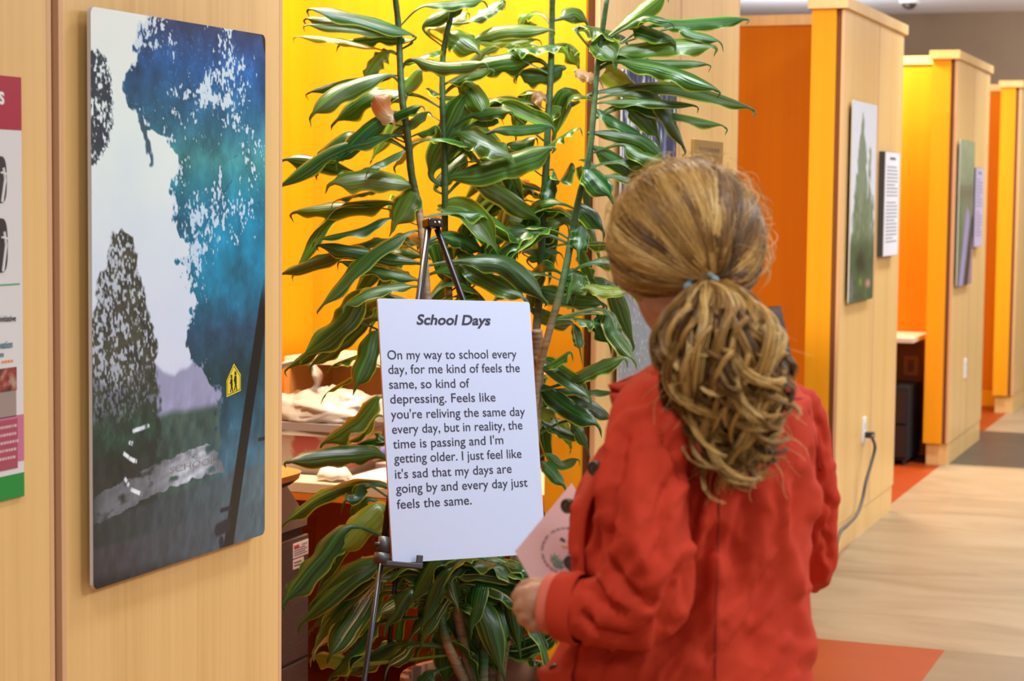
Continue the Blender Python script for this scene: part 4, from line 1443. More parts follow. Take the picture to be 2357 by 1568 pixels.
LEAVES = '''
953,80,828,38,718,19,33,- 917,80,819,49,709,40,31,- 908,80,828,63,711,56,22,- 872,112,787,92,687,83,20,y 948,92,872,85,792,96,28,- 897,116,868,138,839,183,27,l
908,172,841,179,716,210,22,- 890,170,792,201,723,257,38,- 975,156,939,197,899,237,29,l 926,272,890,255,863,223,36,d 903,259,837,304,778,368,31,- 908,308,774,339,649,424,31,-
819,397,738,371,660,365,33,- 948,424,854,404,767,418,45,l 935,344,881,371,850,389,20,- 908,464,810,469,681,485,38,- 908,429,841,442,774,460,27,k 953,429,930,464,908,514,49,l
899,500,828,527,734,549,29,- 962,603,854,581,736,563,27,- 895,549,774,585,649,630,27,- 962,643,881,621,787,601,25,- 948,531,850,585,743,700,31,- 953,657,863,665,796,700,27,-
948,554,917,536,881,572,25,k 993,397,1033,313,1082,210,49,- 1002,429,1033,389,1073,353,33,- 1033,406,1154,371,1265,339,51,- 1055,304,1109,322,1171,357,51,l 1078,406,1158,442,1234,500,42,-
1011,478,1078,491,1136,563,42,l 1055,607,1127,639,1203,683,42,- 1167,500,1234,514,1300,514,20,l 1113,612,1171,558,1225,523,38,k 1136,621,1203,563,1265,523,33,k 1042,590,1055,545,1064,514,33,k
1091,612,1104,572,1122,549,31,- 1087,598,1069,572,1087,536,27,- 975,63,1029,27,1069,9,27,- 984,67,1033,49,1075,27,31,y 1078,49,1122,22,1158,0,29,- 970,13,1042,4,1109,0,27,-
930,147,979,125,1015,116,33,k 948,134,1024,147,1113,143,31,- 1029,76,1060,85,1100,116,49,l 1091,89,1154,67,1265,67,31,l 1091,96,1154,92,1234,89,22,y 1176,116,1234,107,1305,100,38,k
1234,134,1154,138,1096,152,40,- 1029,188,1078,170,1131,159,29,- 1297,152,1247,163,1194,167,38,- 1051,192,1087,210,1116,263,40,l 984,201,1024,219,1078,223,33,k 1078,268,1131,255,1176,255,27,-
1087,286,1127,277,1149,268,20,- 1154,241,1216,268,1274,295,27,- 1127,304,1203,295,1265,290,22,- 1167,339,1203,326,1234,317,22,- 957,308,984,299,1006,290,20,- 903,308,944,281,984,257,22,-
890,277,930,255,970,243,22,- 1145,406,1203,424,1265,464,27,k 1422,63,1471,27,1529,-13,36,l 1292,40,1323,27,1350,49,31,- 1328,63,1377,63,1439,85,56,k 1363,98,1386,112,1413,138,49,l
1430,67,1484,36,1542,49,22,- 1448,58,1493,67,1549,89,38,- 1493,58,1591,49,1712,42,29,- 1547,63,1591,76,1654,94,20,- 1413,121,1524,103,1640,105,38,l 1413,130,1448,125,1489,134,31,-
1417,138,1524,143,1627,147,18,- 1422,138,1529,152,1645,201,36,- 1372,210,1547,192,1721,243,36,- 1386,234,1480,230,1596,241,22,- 1422,241,1524,255,1660,286,27,- 1372,250,1422,277,1475,308,31,-
1439,246,1480,272,1513,313,31,- 1363,304,1466,317,1524,362,25,- 1368,337,1426,371,1489,411,31,- 1433,330,1475,353,1529,371,29,- 1350,384,1377,411,1404,447,49,- 1395,147,1417,165,1453,188,45,y
1323,161,1350,170,1377,179,25,d 1256,339,1292,313,1332,293,29,- 1234,210,1247,223,1256,228,27,d 1247,277,1265,263,1288,246,25,l 1328,469,1355,487,1386,527,36,- 1274,389,1288,415,1314,375,40,k
1270,411,1265,438,1256,464,27,- 1341,518,1337,549,1332,576,31,- 1301,625,1323,643,1319,679,45,- 1218,668,1301,683,1386,697,33,- 1350,661,1390,670,1448,670,22,y 1203,581,1247,572,1288,581,18,-
1226,668,1301,689,1381,698,32,- 1226,710,1276,731,1318,744,32,- 1318,731,1352,736,1381,744,32,k 1386,710,1419,769,1459,826,34,v 1301,879,1360,849,1434,824,32,- 1234,824,1289,866,1352,910,32,-
1238,883,1310,938,1373,975,36,- 1310,912,1360,929,1407,963,32,- 1251,845,1280,828,1312,809,25,- 1276,895,1339,900,1415,904,19,- 1238,933,1259,950,1276,959,25,y 1243,967,1289,988,1339,1009,25,-
1306,967,1331,988,1352,1030,25,- 1318,744,1331,778,1335,803,17,v 1373,719,1386,752,1402,786,32,k 1213,601,1238,592,1272,588,15,- 1339,656,1386,660,1432,664,19,y 1318,622,1323,647,1310,672,46,-
1335,567,1352,609,1369,651,25,k 1248,1062,1274,1083,1299,1117,26,- 1256,1045,1291,1070,1329,1058,17,- 1150,1296,1184,1309,1222,1326,26,- 1159,1496,1218,1479,1282,1450,38,v 1150,1381,1184,1420,1201,1458,26,-
845,668,792,738,704,814,44,- 868,732,786,785,719,837,26,- 816,738,745,790,663,846,23,- 874,761,845,826,821,884,35,- 874,802,816,820,763,843,26,k 868,837,810,867,754,902,26,k
886,908,816,966,745,1016,41,- 880,954,827,1001,760,1031,29,k 886,1013,862,1013,810,1031,29,- 892,1054,798,1042,669,1060,35,- 892,1118,757,1130,658,1200,35,- 898,1165,839,1194,780,1265,47,y
862,1148,810,1206,740,1341,32,- 816,1206,734,1282,658,1379,41,- 898,1282,810,1329,699,1429,32,- 886,1306,804,1364,722,1440,29,- 892,1317,810,1393,731,1487,44,v 874,1352,810,1429,763,1505,44,v
886,1364,851,1411,816,1470,35,- 833,1528,769,1516,722,1513,29,y 874,1429,816,1499,757,1563,41,k 857,1118,821,1142,795,1153,23,- 1039,1387,1087,1454,1138,1525,59,- 1097,1306,1110,1372,1120,1454,38,v
1046,1344,1011,1393,975,1466,38,v 1006,1352,967,1334,929,1329,28,v 1031,1314,1107,1309,1217,1331,33,v 1118,1288,1153,1293,1184,1319,18,v 990,1359,970,1403,957,1505,33,k 957,1359,924,1408,911,1500,20,k
1018,1443,1026,1479,1028,1566,38,k 1031,1479,1069,1505,1097,1566,31,k 1166,1507,1209,1487,1280,1451,43,v 1146,1365,1171,1415,1204,1466,23,- 1133,1377,1153,1428,1179,1466,13,v 955,1487,929,1510,896,1533,23,v
878,1428,827,1474,759,1556,46,k 929,1479,865,1505,802,1550,38,- 1097,1507,1105,1535,1118,1568,15,v 1207,1510,1240,1525,1273,1540,28,k 1120,1454,1148,1466,1176,1472,23,- 909,1347,944,1314,975,1311,23,-
1000,1543,980,1556,955,1586,31,- 962,1303,993,1316,1018,1301,15,-
'''


def nearest(x, y, names):
    best = None
    for k in names:
        Q, px_, ob, mb = stems[k]
        d = np.hypot(px_[:, 0] - x, (px_[:, 1] - y) * .8)
        i = int(d.argmin())
        if best is None or d[i] < best[0]:
            best = (d[i], k, i)
    return best


for e in LEAVES.split():
    q = e.split(',')
    bx, by, mx, my, tx, ty, w = map(float, q[:7])
    kind = q[7]
    names = 'ABCD' if by < 1180 else 'EFG'
    if bx < 900 and by > 650 and by < 1180:
        names = 'A'
    if bx > 1200 and by > 800:
        names = 'DG' if by < 1200 else 'FG'
    d_, k, i = nearest(bx, by + 12, names)
    Q, px_, ob, mb = stems[k]
    i = min(i + int(min(4, d_ / 25)), len(Q) - 4)
    S0 = Q[i]
    ts = float((S0 - CAM) @ FWD)
    Lp = math.hypot(mx - bx, my - by) + math.hypot(tx - mx, ty - my)
    Lm = Lp * ts / FPX
    dz = rnd.uniform(-.55, .55) * Lm
    if kind == 'k':
        dz = abs(dz) * .8
    if kind in 'lv':
        dz = -abs(dz) * .7
    lim = ts - 4.93
    xs_ = (bx, mx, tx)
    if any(840 < x_ < 1300 for x_ in xs_):
        dz = max(dz, -lim)
    if tx < 800 and dz > 0:
        dz *= .5
    while dz > -.5 and max(at(tx, ty, ts + dz)[1], at(mx, my, ts + dz * .55)[1]) > 5.14:   # keep clear of the partition
        dz -= .04
    P0, P1, P2 = at(bx, by, ts + dz * .12), at(mx, my, ts + dz * .55), at(tx, ty, ts + dz)
    if d_ < 14:
        S0 = S0 + (P0 - P1) * .05
    leaf(mb, S0, P0, P1, P2, w * ts / FPX * 1.45, kind)

# leaves behind, filling the crown where the photo shows only glimpses
FILL = [(k, lo, hi, nn) for k, lo, hi, nn in (('C', .06, .24, 3), ('D', .05, .22, 2), ('A', .32, .52, 6), ('B', .22, .55, 10), ('C', .16, .60, 18), ('D', .24, .62, 16), ('A', .52, .72, 9), ('G', .10, .50, 12), ('E', .0, .45, 24), ('F', .0, .45, 28), ('G', .5, .8, 10))]
for k, lo, hi, nn in FILL:
    Q, px_, ob, mb = stems[k]
    for j in range(nn):
        i = int((lo + (hi - lo) * rnd.random()) * (len(Q) - 1))
        S0 = Q[i]
        a_ = rnd.uniform(0, 2 * math.pi)
        ca, sa_ = math.cos(a_), math.sin(a_)
        if sa_ < 0 and k not in 'EF':
            sa_ *= -.6                                # mostly to the rear
        if k in 'EF' and sa_ < 0:
            sa_ *= .35
        hd_ = RGT * ca + np.array([FWD[0], FWD[1], 0]) * sa_
        hd_[2] = 0
        l_ = rnd.uniform(.20, .33)
        up = rnd.uniform(.2, .7)
        P0 = S0 + hd_ * l_ * .28 + np.array([0, 0, l_ * .22 * up])
        P1 = S0 + hd_ * l_ * .68 + np.array([0, 0, l_ * .18 * up])
        P2 = S0 + hd_ * l_ * 1.0 + np.array([0, 0, -l_ * rnd.uniform(.05, .5)])
        if min((p - CAM) @ FWD for p in (P0, P1, P2)) < 4.92 or max(p[1] for p in (P0, P1, P2)) > 5.15:
            continue
        leaf(mb, S0, P0, P1, P2, rnd.uniform(.046, .070), 'v' if k in 'EF' and rnd.random() < .2 else rnd.choice('---kk'))
for k, (Q, px_, ob, mb) in stems.items():
    if mb.v:
        mb.build('foliage', LEAFM, ob, True)
# ---------------------------------------------------------------- the woman
SKIN = noisy(mat('skin', rough=.5), 40, [(.3, (.42, .19, .105)), (.7, (.47, .225, .13))], bump=.12, bump_scale=260)
nt, b, N, L = nodes(SKIN)
b.inputs['Subsurface Weight'].default_value = .12
b.inputs['Subsurface Radius'].default_value = (.012, .005, .003)
JACK = noisy(mat('rust red twill', rough=.82, spec=.25), 7, [(.3, (.49, .033, .011)), (.7, (.56, .043, .015))], bump=.10, bump_scale=420)
JACKD = noisy(mat('rust red twill lining side', rough=.85, spec=.2), 7, [(.3, (.20, .020, .010)), (.7, (.23, .024, .012))])
CORAL = mat('coral cuff', (.68, .145, .085), .8)
JEANS = noisy(mat('dark denim', rough=.85), 50, [(.4, (.02, .026, .05)), (.7, (.035, .045, .08))])
SHOE = mat('black leather', (.015, .012, .012), .4)

base = at(1590, 1600, 2.46)
wm = thing('person', 'woman in a rust red jacket seen from behind, reading with a card in her hand', 'person', (base[0], base[1], 0))
ang = math.radians(48)
FH = np.array([FWD[0], FWD[1], 0]) / np.linalg.norm(FWD[:2])
RH = np.array([RGT[0], RGT[1], 0]) / np.linalg.norm(RGT[:2])
FACE = FH * math.cos(ang) - RH * math.sin(ang)
HA = math.radians(22)
FACEH = FH * math.cos(HA) - RH * math.sin(HA)               # she looks past the sign, head turned away
LATH = FH * math.sin(HA) + RH * math.cos(HA)
LAT = FH * math.sin(ang) + RH * math.cos(ang)           # her right-hand side


def vring(y, x0, x1, tc, bd, n=40, ex=2.1, shift=0.0):
    """horizontal section given by its outline in the photo: row y, from x0 to x1, half depth bd"""
    cx, hw = (x0 + x1) / 2, (x1 - x0) / 2
    out = []
    for k in range(n):
        a = 2 * math.pi * k / n
        ca, sa_ = math.cos(a), math.sin(a)
        ca = math.copysign(abs(ca) ** (2 / ex), ca)
        sa_ = math.copysign(abs(sa_) ** (2 / ex), sa_)
        out.append(at(cx + hw * ca, y + shift * ca, tc + bd * sa_))
    return out


def limb(mb, pts, n=24):
    """tapered limb through (x, y, t, radius in px)"""
    P = crom([list(at(x, y, t)) + [r * t / FPX] for x, y, t, r in pts], 8 * len(pts))
    mb.tube(P[:, :3], list(P[:, 3]), n)


TORSO = [(818, 1556, 1728, .050), (850, 1500, 1792, .075), (885, 1452, 1838, .098), (930, 1430, 1868, .112), (990, 1412, 1884, .124), (1060, 1362, 1886, .130),
         (1130, 1322, 1882, .134), (1200, 1309, 1876, .137), (1280, 1309, 1868, .138), (1360, 1318, 1866, .138), (1430, 1312, 1868, .140), (1490, 1288, 1871, .144), (1545, 1262, 1874, .150), (1640, 1270, 1884, .155)]
TC = 2.455
LARM = [(1510, 905, 2.39, 62), (1492, 965, 2.335, 90), (1486, 1060, 2.292, 99), (1484, 1160, 2.268, 103), (1490, 1270, 2.256, 106), (1500, 1360, 2.258, 104), (1474, 1402, 2.264, 94), (1412, 1408, 2.276, 84), (1360, 1404, 2.290, 76), (1310, 1399, 2.304, 67)]
RARM = [(1806, 905, 2.50, 40), (1852, 955, 2.53, 50), (1868, 1040, 2.55, 52), (1878, 1140, 2.56, 53), (1882, 1240, 2.57, 49), (1878, 1300, 2.59, 46), (1852, 1326, 2.63, 42), (1790, 1330, 2.70, 38)]

mb = MB()
mb.rings([vring(y, x0, x1, TC, bd) for y, x0, x1, bd in TORSO])
limb(mb, LARM)
limb(mb, RARM)
JV, JF = fuse(mb, .0055, 5)


def project(V):
    d = V - CAM
    z = d @ FWD
    return W / 2 + FPX * (d @ RGT) / z, H / 2 - FPX * (d @ UPV) / z, z


def polydist(px, py, pts):
    best = np.full(px.shape, 1e9)
    tt = np.zeros(px.shape)
    n = len(pts) - 1
    for i in range(n):
        (x0, y0_), (x1, y1_) = pts[i], pts[i + 1]
        dx, dy = x1 - x0, y1_ - y0_
        t = np.clip(((px - x0) * dx + (py - y0_) * dy) / (dx * dx + dy * dy), 0, 1)
        d = np.hypot(px - x0 - t * dx, py - y0_ - t * dy)
        m_ = d < best
        best = np.where(m_, d, best)
        tt = np.where(m_, (i + t) / n, tt)
    return best, tt


Nv = normals(JV, JF)
px, py, pz_ = project(JV)
front = sst(.15, -.25, Nv @ FWD)
K8 = lambda *q: [(1150 + a * .426, 900 + c * .426) for a, c in q]
CREASE = [  # (polyline, width px, height m)  - folds of the jacket
    (K8((1150, 430), (1065, 600), (1035, 760), (985, 960), (900, 1190)), 20, -.010),
    (K8((1230, 330), (1130, 600), (1060, 800), (960, 1040)), 26, .009),
    (K8((1215, 720), (1100, 900), (960, 1120), (830, 1400)), 34, -.011),
    (K8((1160, 1000), (1000, 1200), (900, 1330)), 30, -.007),
    (K8((1195, 830), (1175, 1100), (1150, 1400)), 30, .006),
    (K8((1520, 430), (1545, 700), (1590, 950), (1610, 1200)), 24, .007),
    (K8((1630, 430), (1600, 640), (1540, 900), (1430, 1150)), 26, -.007),
    (K8((1350, 480), (1300, 760), (1230, 980)), 26, -.006),
    (K8((1440, 520), (1400, 800), (1330, 1040)), 24, .005),
    (K8((1480, 930), (1380, 1180), (1350, 1480)), 28, -.005),
    (K8((1600, 1150), (1660, 1300), (1690, 1500)), 24, .005),
    (K8((700, 130), (650, 330), (600, 560), (560, 800), (520, 950)), 17, -.008),
    (K8((620, 180), (610, 420), (560, 640)), 15, .005),
    (K8((840, 110), (700, 140), (640, 230)), 15, .006),
    (K8((870, 210), (960, 330), (1040, 500)), 20, -.007),
    (K8((760, 90), (900, 140), (1000, 250), (1090, 420)), 15, .006),
    (K8((760, 330), (720, 600), (740, 820), (820, 1050)), 26, .006),
    (K8((900, 420), (880, 700), (860, 940)), 26, -.005),
    (K8((560, 880), (640, 1010), (760, 1130), (880, 1180)), 15, -.007),
    (K8((520, 960), (620, 1090), (720, 1180)), 12, .005),
    (K8((440, 1010), (520, 1110), (640, 1200)), 13, -.005),
    (K8((420, 1180), (520, 1300), (700, 1345), (900, 1230)), 13, -.008),
    (K8((900, 1160), (960, 1090), (1010, 1010)), 14, .005),
    (K8((1700, 130), (1760, 210), (1780, 320)), 10, -.004),
    (K8((1680, 300), (1730, 420), (1740, 560)), 11, -.006),
    (K8((1760, 380), (1700, 620), (1690, 720)), 10, .005),
    (K8((1740, 560), (1820, 640), (1780, 760)), 11, -.006),
    (K8((1720, 740), (1800, 820), (1780, 940)), 11, -.006),
    (K8((1720, 880), (1770, 960), (1740, 1040)), 9, .004),
    (K8((430, 560), (420, 760), (440, 940)), 13, .006),
    (K8((500, 430), (480, 640), (470, 850)), 13, -.007),
    (K8((580, 330), (560, 540), (530, 760)), 12, .005),
]
disp = np.zeros(len(JV))
for pts, wd, am in CREASE:
    d, t = polydist(px, py, pts)
    env = np.clip(np.minimum(t, 1 - t) * 6, 0, 1) ** .8 if wd > 5 else 1
    disp += 1.55 * am * np.exp(-(d / (wd * .8)) ** 2) * env * front
ns_ = fbm((px * .75 + py * .45) / 52, (py - px * .35) / 150, 3) - .5
rg_ = 1 - np.abs(2 * fbm((px * .8 + py * .5) / 60, (py - px * .4) / 170, 3) - 1)
disp += (.009 * ns_ + .0045 * (sst(.80, 1.0, rg_) - .25)) * (.25 + .75 * front)
disp += .0018 * (fbm(px / 16, py / 22, 2) - .5)
disp = np.maximum(disp, -.017)
JV = JV + Nv * disp[:, None]
mb = MB()
mb.v = [tuple(q) for q in JV]
mb.f = JF
jk = mb.build('jacket', JACK, wm, True)

# stitched seams, laid on the cloth: centre back, yoke, both armholes
SEAM = mat('dark seam stitching', (.27, .022, .009), .9)
jx, jy, jz = project(JV)
for pts in (K8((1190, 520), (1180, 900), (1170, 1200), (1166, 1560)), K8((1430, 50), (1560, 43), (1660, 40)), K8((1652, 30), (1700, 230), (1732, 430))):
    C_ = crom(pts, 46)
    P_ = []
    for q in C_:
        m_ = (np.abs(jx - q[0]) < 9) & (np.abs(jy - q[1]) < 9)
        if m_.any():
            zz = jz[m_]
            P_.append(at(q[0], q[1], float(np.percentile(zz[zz < zz.min() + .05], 40)) - .0006))
    if len(P_) > 6:
        P_ = np.array(P_)
        for _ in range(3):
            P_[1:-1] = (P_[:-2] + 2 * P_[1:-1] + P_[2:]) / 4
        MB().tube(P_, .0010, 6).build('seam', SEAM, jk, True)

# collar: a folded band standing around the neck, its left point showing in front
inner = [(1430, 902, 2.44), (1470, 872, 2.405), (1528, 836, 2.375), (1600, 815, 2.365), (1700, 818, 2.385), (1768, 834, 2.43), (1770, 850, 2.50), (1690, 850, 2.56), (1560, 860, 2.56), (1470, 880, 2.52)]
outer = [(1400, 892, 2.43), (1448, 905, 2.375), (1520, 882, 2.335), (1600, 872, 2.325), (1712, 876, 2.345), (1800, 876, 2.42), (1796, 890, 2.52), (1690, 890, 2.60), (1540, 905, 2.60), (1440, 915, 2.55)]
I_, O_ = crom([at(*q) for q in inner], 60), crom([at(*q) for q in outer], 60)
rows = []
for s, lift in ((0, 0), (.12, .007), (.5, .006), (1, 0.002)):
    rows.append([i_ + (o_ - i_) * s + np.array([0, 0, lift]) for i_, o_ in zip(I_, O_)])
mb = MB()
n = 60
v = [p for r_ in rows for p in r_]
mb.add(v, [(k * n + i, k * n + i + 1, (k + 1) * n + i + 1, (k + 1) * n + i) for k in range(3) for i in range(n - 1)])
cl_ = mb.build('collar', JACK, wm, True)
sm = cl_.modifiers.new('thick', 'SOLIDIFY')
sm.thickness = .004
sm.offset = 0
# dark underside of the left collar wing
mb = MB()
wing = [at(1404, 886, 2.432), at(1530, 832, 2.40), at(1532, 850, 2.405), at(1448, 912, 2.425), at(1412, 912, 2.44)]
mb.add(wing, [(0, 1, 2, 3, 4)])
w_ = mb.build('collar_wing', JACK, cl_)
sm = w_.modifiers.new('thick', 'SOLIDIFY')
sm.thickness = .004
# front edge of the open jacket: placket with three buttons, and the loose front corner at the hem
mb = MB()
pl_ = [(1402, 905, 2.425), (1412, 965, 2.41), (1396, 1030, 2.415), (1350, 1095, 2.425), (1322, 1160, 2.43), (1309, 1240, 2.435), (1309, 1320, 2.435), (1310, 1400, 2.435), (1296, 1460, 2.43), (1262, 1525, 2.42), (1236, 1546, 2.415), (1262, 1600, 2.40), (1300, 1640, 2.39)]
C_ = crom([at(*q) for q in pl_], 60)
pl2 = [(1430, 905, 2.37), (1442, 965, 2.345), (1428, 1030, 2.345), (1385, 1095, 2.36), (1352, 1160, 2.37), (1338, 1240, 2.375), (1338, 1320, 2.375), (1336, 1400, 2.38), (1330, 1460, 2.37), (1316, 1530, 2.36), (1308, 1560, 2.355), (1322, 1610, 2.345), (1350, 1640, 2.34)]
D_ = crom([at(*q) for q in pl2], 60)
rows = [C_, C_ + (D_ - C_) * .5 - FH * .004, D_]
mb.add([p for r_ in rows for p in r_], [(k * 60 + i, k * 60 + i + 1, (k + 1) * 60 + i + 1, (k + 1) * 60 + i) for k in range(2) for i in range(59)])
pk = mb.build('placket', JACK, wm, True)
sm = pk.modifiers.new('thick', 'SOLIDIFY')
sm.thickness = .005
BTN = mat('antique brass button', (.10, .085, .07), .35, .8)
for x, y, t in ((1368, 1078, 2.395), (1306, 1165, 2.428), (1314, 1295, 2.425), (1278, 1546, 2.395)):
    p = at(x, y, t)
    nn_ = -FH * .8 - RH * .6
    nn_ /= np.linalg.norm(nn_)
    e1 = np.cross(nn_, [0, 0, 1.0])
    e1 /= np.linalg.norm(e1)
    e2 = np.cross(nn_, e1)
    mb = MB()
    mb.rings([[p + (e1 * math.cos(a) + e2 * math.sin(a)) * q + nn_ * h_ for a in np.linspace(0, 2 * math.pi, 20, endpoint=False)] for q, h_ in ((.0092, -.004), (.0092, .002), (.007, .004), (.006, .002), (.003, .0035))])
    mb.build('button', BTN, pk, True)
# cuffs: jacket cuff band and the coral inner cuff
def band(name, a, c_, ra, rc, m_, par, thick=.003):
    a, c_ = np.array(a), np.array(c_)
    d = (c_ - a) / np.linalg.norm(c_ - a)
    e1 = np.cross(d, [0, 0, 1.0])
    e1 /= np.linalg.norm(e1)
    e2 = np.cross(d, e1)
    R_ = []
    for q, s in ((ra, 0), (ra + .003, .15), ((ra + rc) / 2 + .002, .5), (rc + .003, .85), (rc, 1), (rc - .004, 1), (rc - .005, .6)):
        R_.append([a + (c_ - a) * s + (e1 * math.cos(k) * .9 + e2 * math.sin(k) * 1.08) * q * (1 + .02 * math.sin(3 * k)) for k in np.linspace(0, 2 * math.pi, 36, endpoint=False)])
    return MB().rings(R_, caps=False).build(name, m_, par, True)


pxm = 2.30 / FPX
cf = band('cuff', at(1338, 1403, 2.296), at(1284, 1396, 2.311), 74 * pxm, 70 * pxm, JACK, wm)
band('inner_cuff', at(1310, 1398, 2.306), at(1256, 1389, 2.320), 56 * pxm, 60 * pxm, CORAL, wm)

# trousers and shoes (below the frame)
hip = at(1592, 1640, 2.46)
mb = MB()
R_ = []
for z_, a_, b_ in ((hip[2] + .06, .150, .125), (hip[2] - .06, .165, .135), (hip[2] - .16, .165, .13)):
    R_.append([np.array([hip[0], hip[1], z_]) + LAT * a_ * math.cos(k) + FACE * b_ * math.sin(k) for k in np.linspace(0, 2 * math.pi, 32, endpoint=False)])
mb.rings(R_)
feet = []
for s in (-1, 1):
    h0 = np.array([hip[0], hip[1], hip[2] - .10]) + LAT * .082 * s
    kn = np.array([hip[0], hip[1], .50]) + LAT * .095 * s + FACE * .02
    an = np.array([hip[0], hip[1], .07]) + LAT * .10 * s - FACE * .01
    mb.tube([h0, (h0 + kn) / 2, kn, (kn + an) / 2, an], [.088, .078, .062, .058, .052], 20)
    feet.append(an)
TV, TF = fuse(mb, .009, 6)
mb = MB()
mb.v, mb.f = [tuple(q) for q in TV], TF
mb.build('trousers', JEANS, wm, True)
for an in feet:
    mb = MB()
    R_ = []
    for f_, wd, ht in ((-.075, .030, .075), (-.04, .036, .085), (.02, .038, .075), (.08, .045, .055), (.14, .042, .042), (.175, .022, .03)):
        c0 = np.array([an[0], an[1], 0]) + FACE * f_
        R_.append([c0 + LAT * wd * math.cos(k) + np.array([0, 0, .002 + ht * .5 * (1 + max(-1, math.sin(k) * 1.15))]) for k in np.linspace(0, 2 * math.pi, 20, endpoint=False)])
    mb.rings(R_)
    mb.build('shoe', SHOE, wm, True)

# body: head, neck, trunk, arms and legs as one skin, the holding hand modelled finger by finger
mb = MB()
HC = at(1577, 557, 2.43)
px1 = 2.43 / FPX
mb.ball(HC, RGT * .083, FWD * .088, UPV * .088, 28, 18)
mb.ball(HC + FACEH * .040 - UPV * .055 + RGT * .012, LATH * .056, FACEH * .058, UPV * .073, 24, 16)             # face
mb.ball(at(1566, 690, 2.412), LATH * .046, FACEH * .05, UPV * .036, 20, 12)                                   # jaw
mb.ball(HC + FACEH * .105 - UPV * .055, LATH * .012, FACEH * .016, UPV * .022, 14, 10)                           # nose
mb.ball(HC + FACEH * .088 - UPV * .095 + RGT * .022, LATH * .024, FACEH * .012, UPV * .010, 14, 8)                            # lips
mb.ball(HC + FACEH * .075 - UPV * .122 + RGT * .034, LATH * .022, FACEH * .02, UPV * .018, 14, 8)                            # chin
for s in (-1, 1):
    mb.ball(HC + FACEH * .083 + LATH * .033 * s - UPV * .022, LATH * .015, FACEH * .012, UPV * .009, 12, 8)        # brow and eye
    mb.ball(HC - UPV * .04 + LATH * .070 * s + FACEH * .005, LATH * .008, FACEH * .018, UPV * .03, 12, 10)         # ear
limb(mb, [(1580, 650, 2.44, 84), (1592, 730, 2.44, 82), (1606, 800, 2.44, 84), (1630, 850, 2.45, 110)])
mb.rings([vring(y, x0 + 62, x1 - 62, TC, bd - .035) for y, x0, x1, bd in TORSO[1:]])
limb(mb, [(x, y, t, r * .42) for x, y, t, r in LARM[:-1]] + [(1262, 1390, 2.32, 34)])
limb(mb, [(x, y, t, r * .40) for x, y, t, r in RARM] + [(1720, 1330, 2.78, 26), (1670, 1330, 2.84, 28)])
for an in feet:
    mb.tube([np.array([an[0], an[1], hip[2] - .1]), np.array([an[0], an[1], .05]), np.array([an[0], an[1], .04]) + FACE * .11], [.05, .036, .026], 16)
mb.rings([[np.array([hip[0], hip[1], z_]) + LAT * a_ * math.cos(k) + FACE * b_ * math.sin(k) for k in np.linspace(0, 2 * math.pi, 24, endpoint=False)] for z_, a_, b_ in ((hip[2] + .1, .12, .1), (hip[2] - .12, .12, .1))])
BV, BF = fuse(mb, .006, 5)
hb = MB()


def hp_(x, y, t):
    return at(x, y, t)


# palm and wrist
hb.tube(crom([hp_(1292, 1392, 2.318), hp_(1258, 1388, 2.322), hp_(1236, 1388, 2.326), hp_(1222, 1386, 2.33)], 12), list(np.interp(np.linspace(0, 1, 12), [0, .4, .8, 1], [.021, .023, .024, .020])), 18)
hb.ball(hp_(1238, 1400, 2.324), RGT * .020, FWD * .017, UPV * .026, 18, 12)
hb.ball(hp_(1236, 1372, 2.332), RGT * .021, FWD * .015, UPV * .017, 18, 12)
for (k, pts, r_) in ((0, [(1232, 1366, 2.326), (1206, 1368, 2.326), (1192, 1374, 2.345), (1204, 1376, 2.368), (1228, 1374, 2.378)], .0088),
                     (1, [(1230, 1388, 2.320), (1206, 1394, 2.320), (1196, 1402, 2.340), (1208, 1404, 2.364), (1230, 1400, 2.372)], .0090),
                     (2, [(1236, 1410, 2.316), (1214, 1418, 2.318), (1206, 1426, 2.338), (1218, 1426, 2.358), (1238, 1420, 2.366)], .0086),
                     (3, [(1248, 1428, 2.314), (1230, 1438, 2.318), (1224, 1443, 2.335), (1236, 1442, 2.352), (1250, 1436, 2.358)], .0076)):
    C_ = crom([hp_(*q) for q in pts], 22)
    hb.tube(C_, list(r_ * np.interp(np.linspace(0, 1, 22), [0, .25, .3, .36, .6, 1], [1.0, 1.06, 1.12, 1.04, .92, .72])), 12)
    hb.ball(C_[-1], RGT * r_ * .72, FWD * r_ * .72, UPV * r_ * .72, 10, 8)
# thumb along the top, pressing the card
C_ = crom([hp_(1262, 1362, 2.330), hp_(1240, 1350, 2.338), hp_(1216, 1350, 2.350), hp_(1196, 1358, 2.354)], 18)
hb.tube(C_, list(np.interp(np.linspace(0, 1, 18), [0, .45, .55, .8, 1], [.0125, .0098, .0102, .0090, .0066])), 12)
hb.ball(C_[-1], RGT * .0068, FWD * .0062, UPV * .006, 10, 8)
HV, HF = fuse(hb, .0024, 4)
mb = MB()
mb.v = [tuple(q) for q in BV] + [tuple(q) for q in HV]
mb.f = BF + [tuple(i + len(BV) for i in f) for f in HF]
body = mb.build('body', SKIN, wm, True)
for s in (-1, 1):
    p = HC + FACEH * .092 + LATH * .033 * s - UPV * .026
    MB().ball(p, LATH * .011, FACEH * .008, UPV * .006, 14, 10).build('eye', mat('eye', (.25, .22, .2), .2), body, True)

# ---------------------------------------------------------------- hair
HAIR = mat('hair', rough=.36, spec=.4)
nt, b, N, L = nodes(HAIR)
a_ = N('Attribute')
a_.attribute_name = 'col'
L(a_.outputs['Color'], b.inputs['Base Color'])
b.inputs['Anisotropic'].default_value = .5
hrs = np.random.RandomState(4)
hair = MB()
RX, RY, RZ = 178 * px1, 190 * px1, 186 * px1


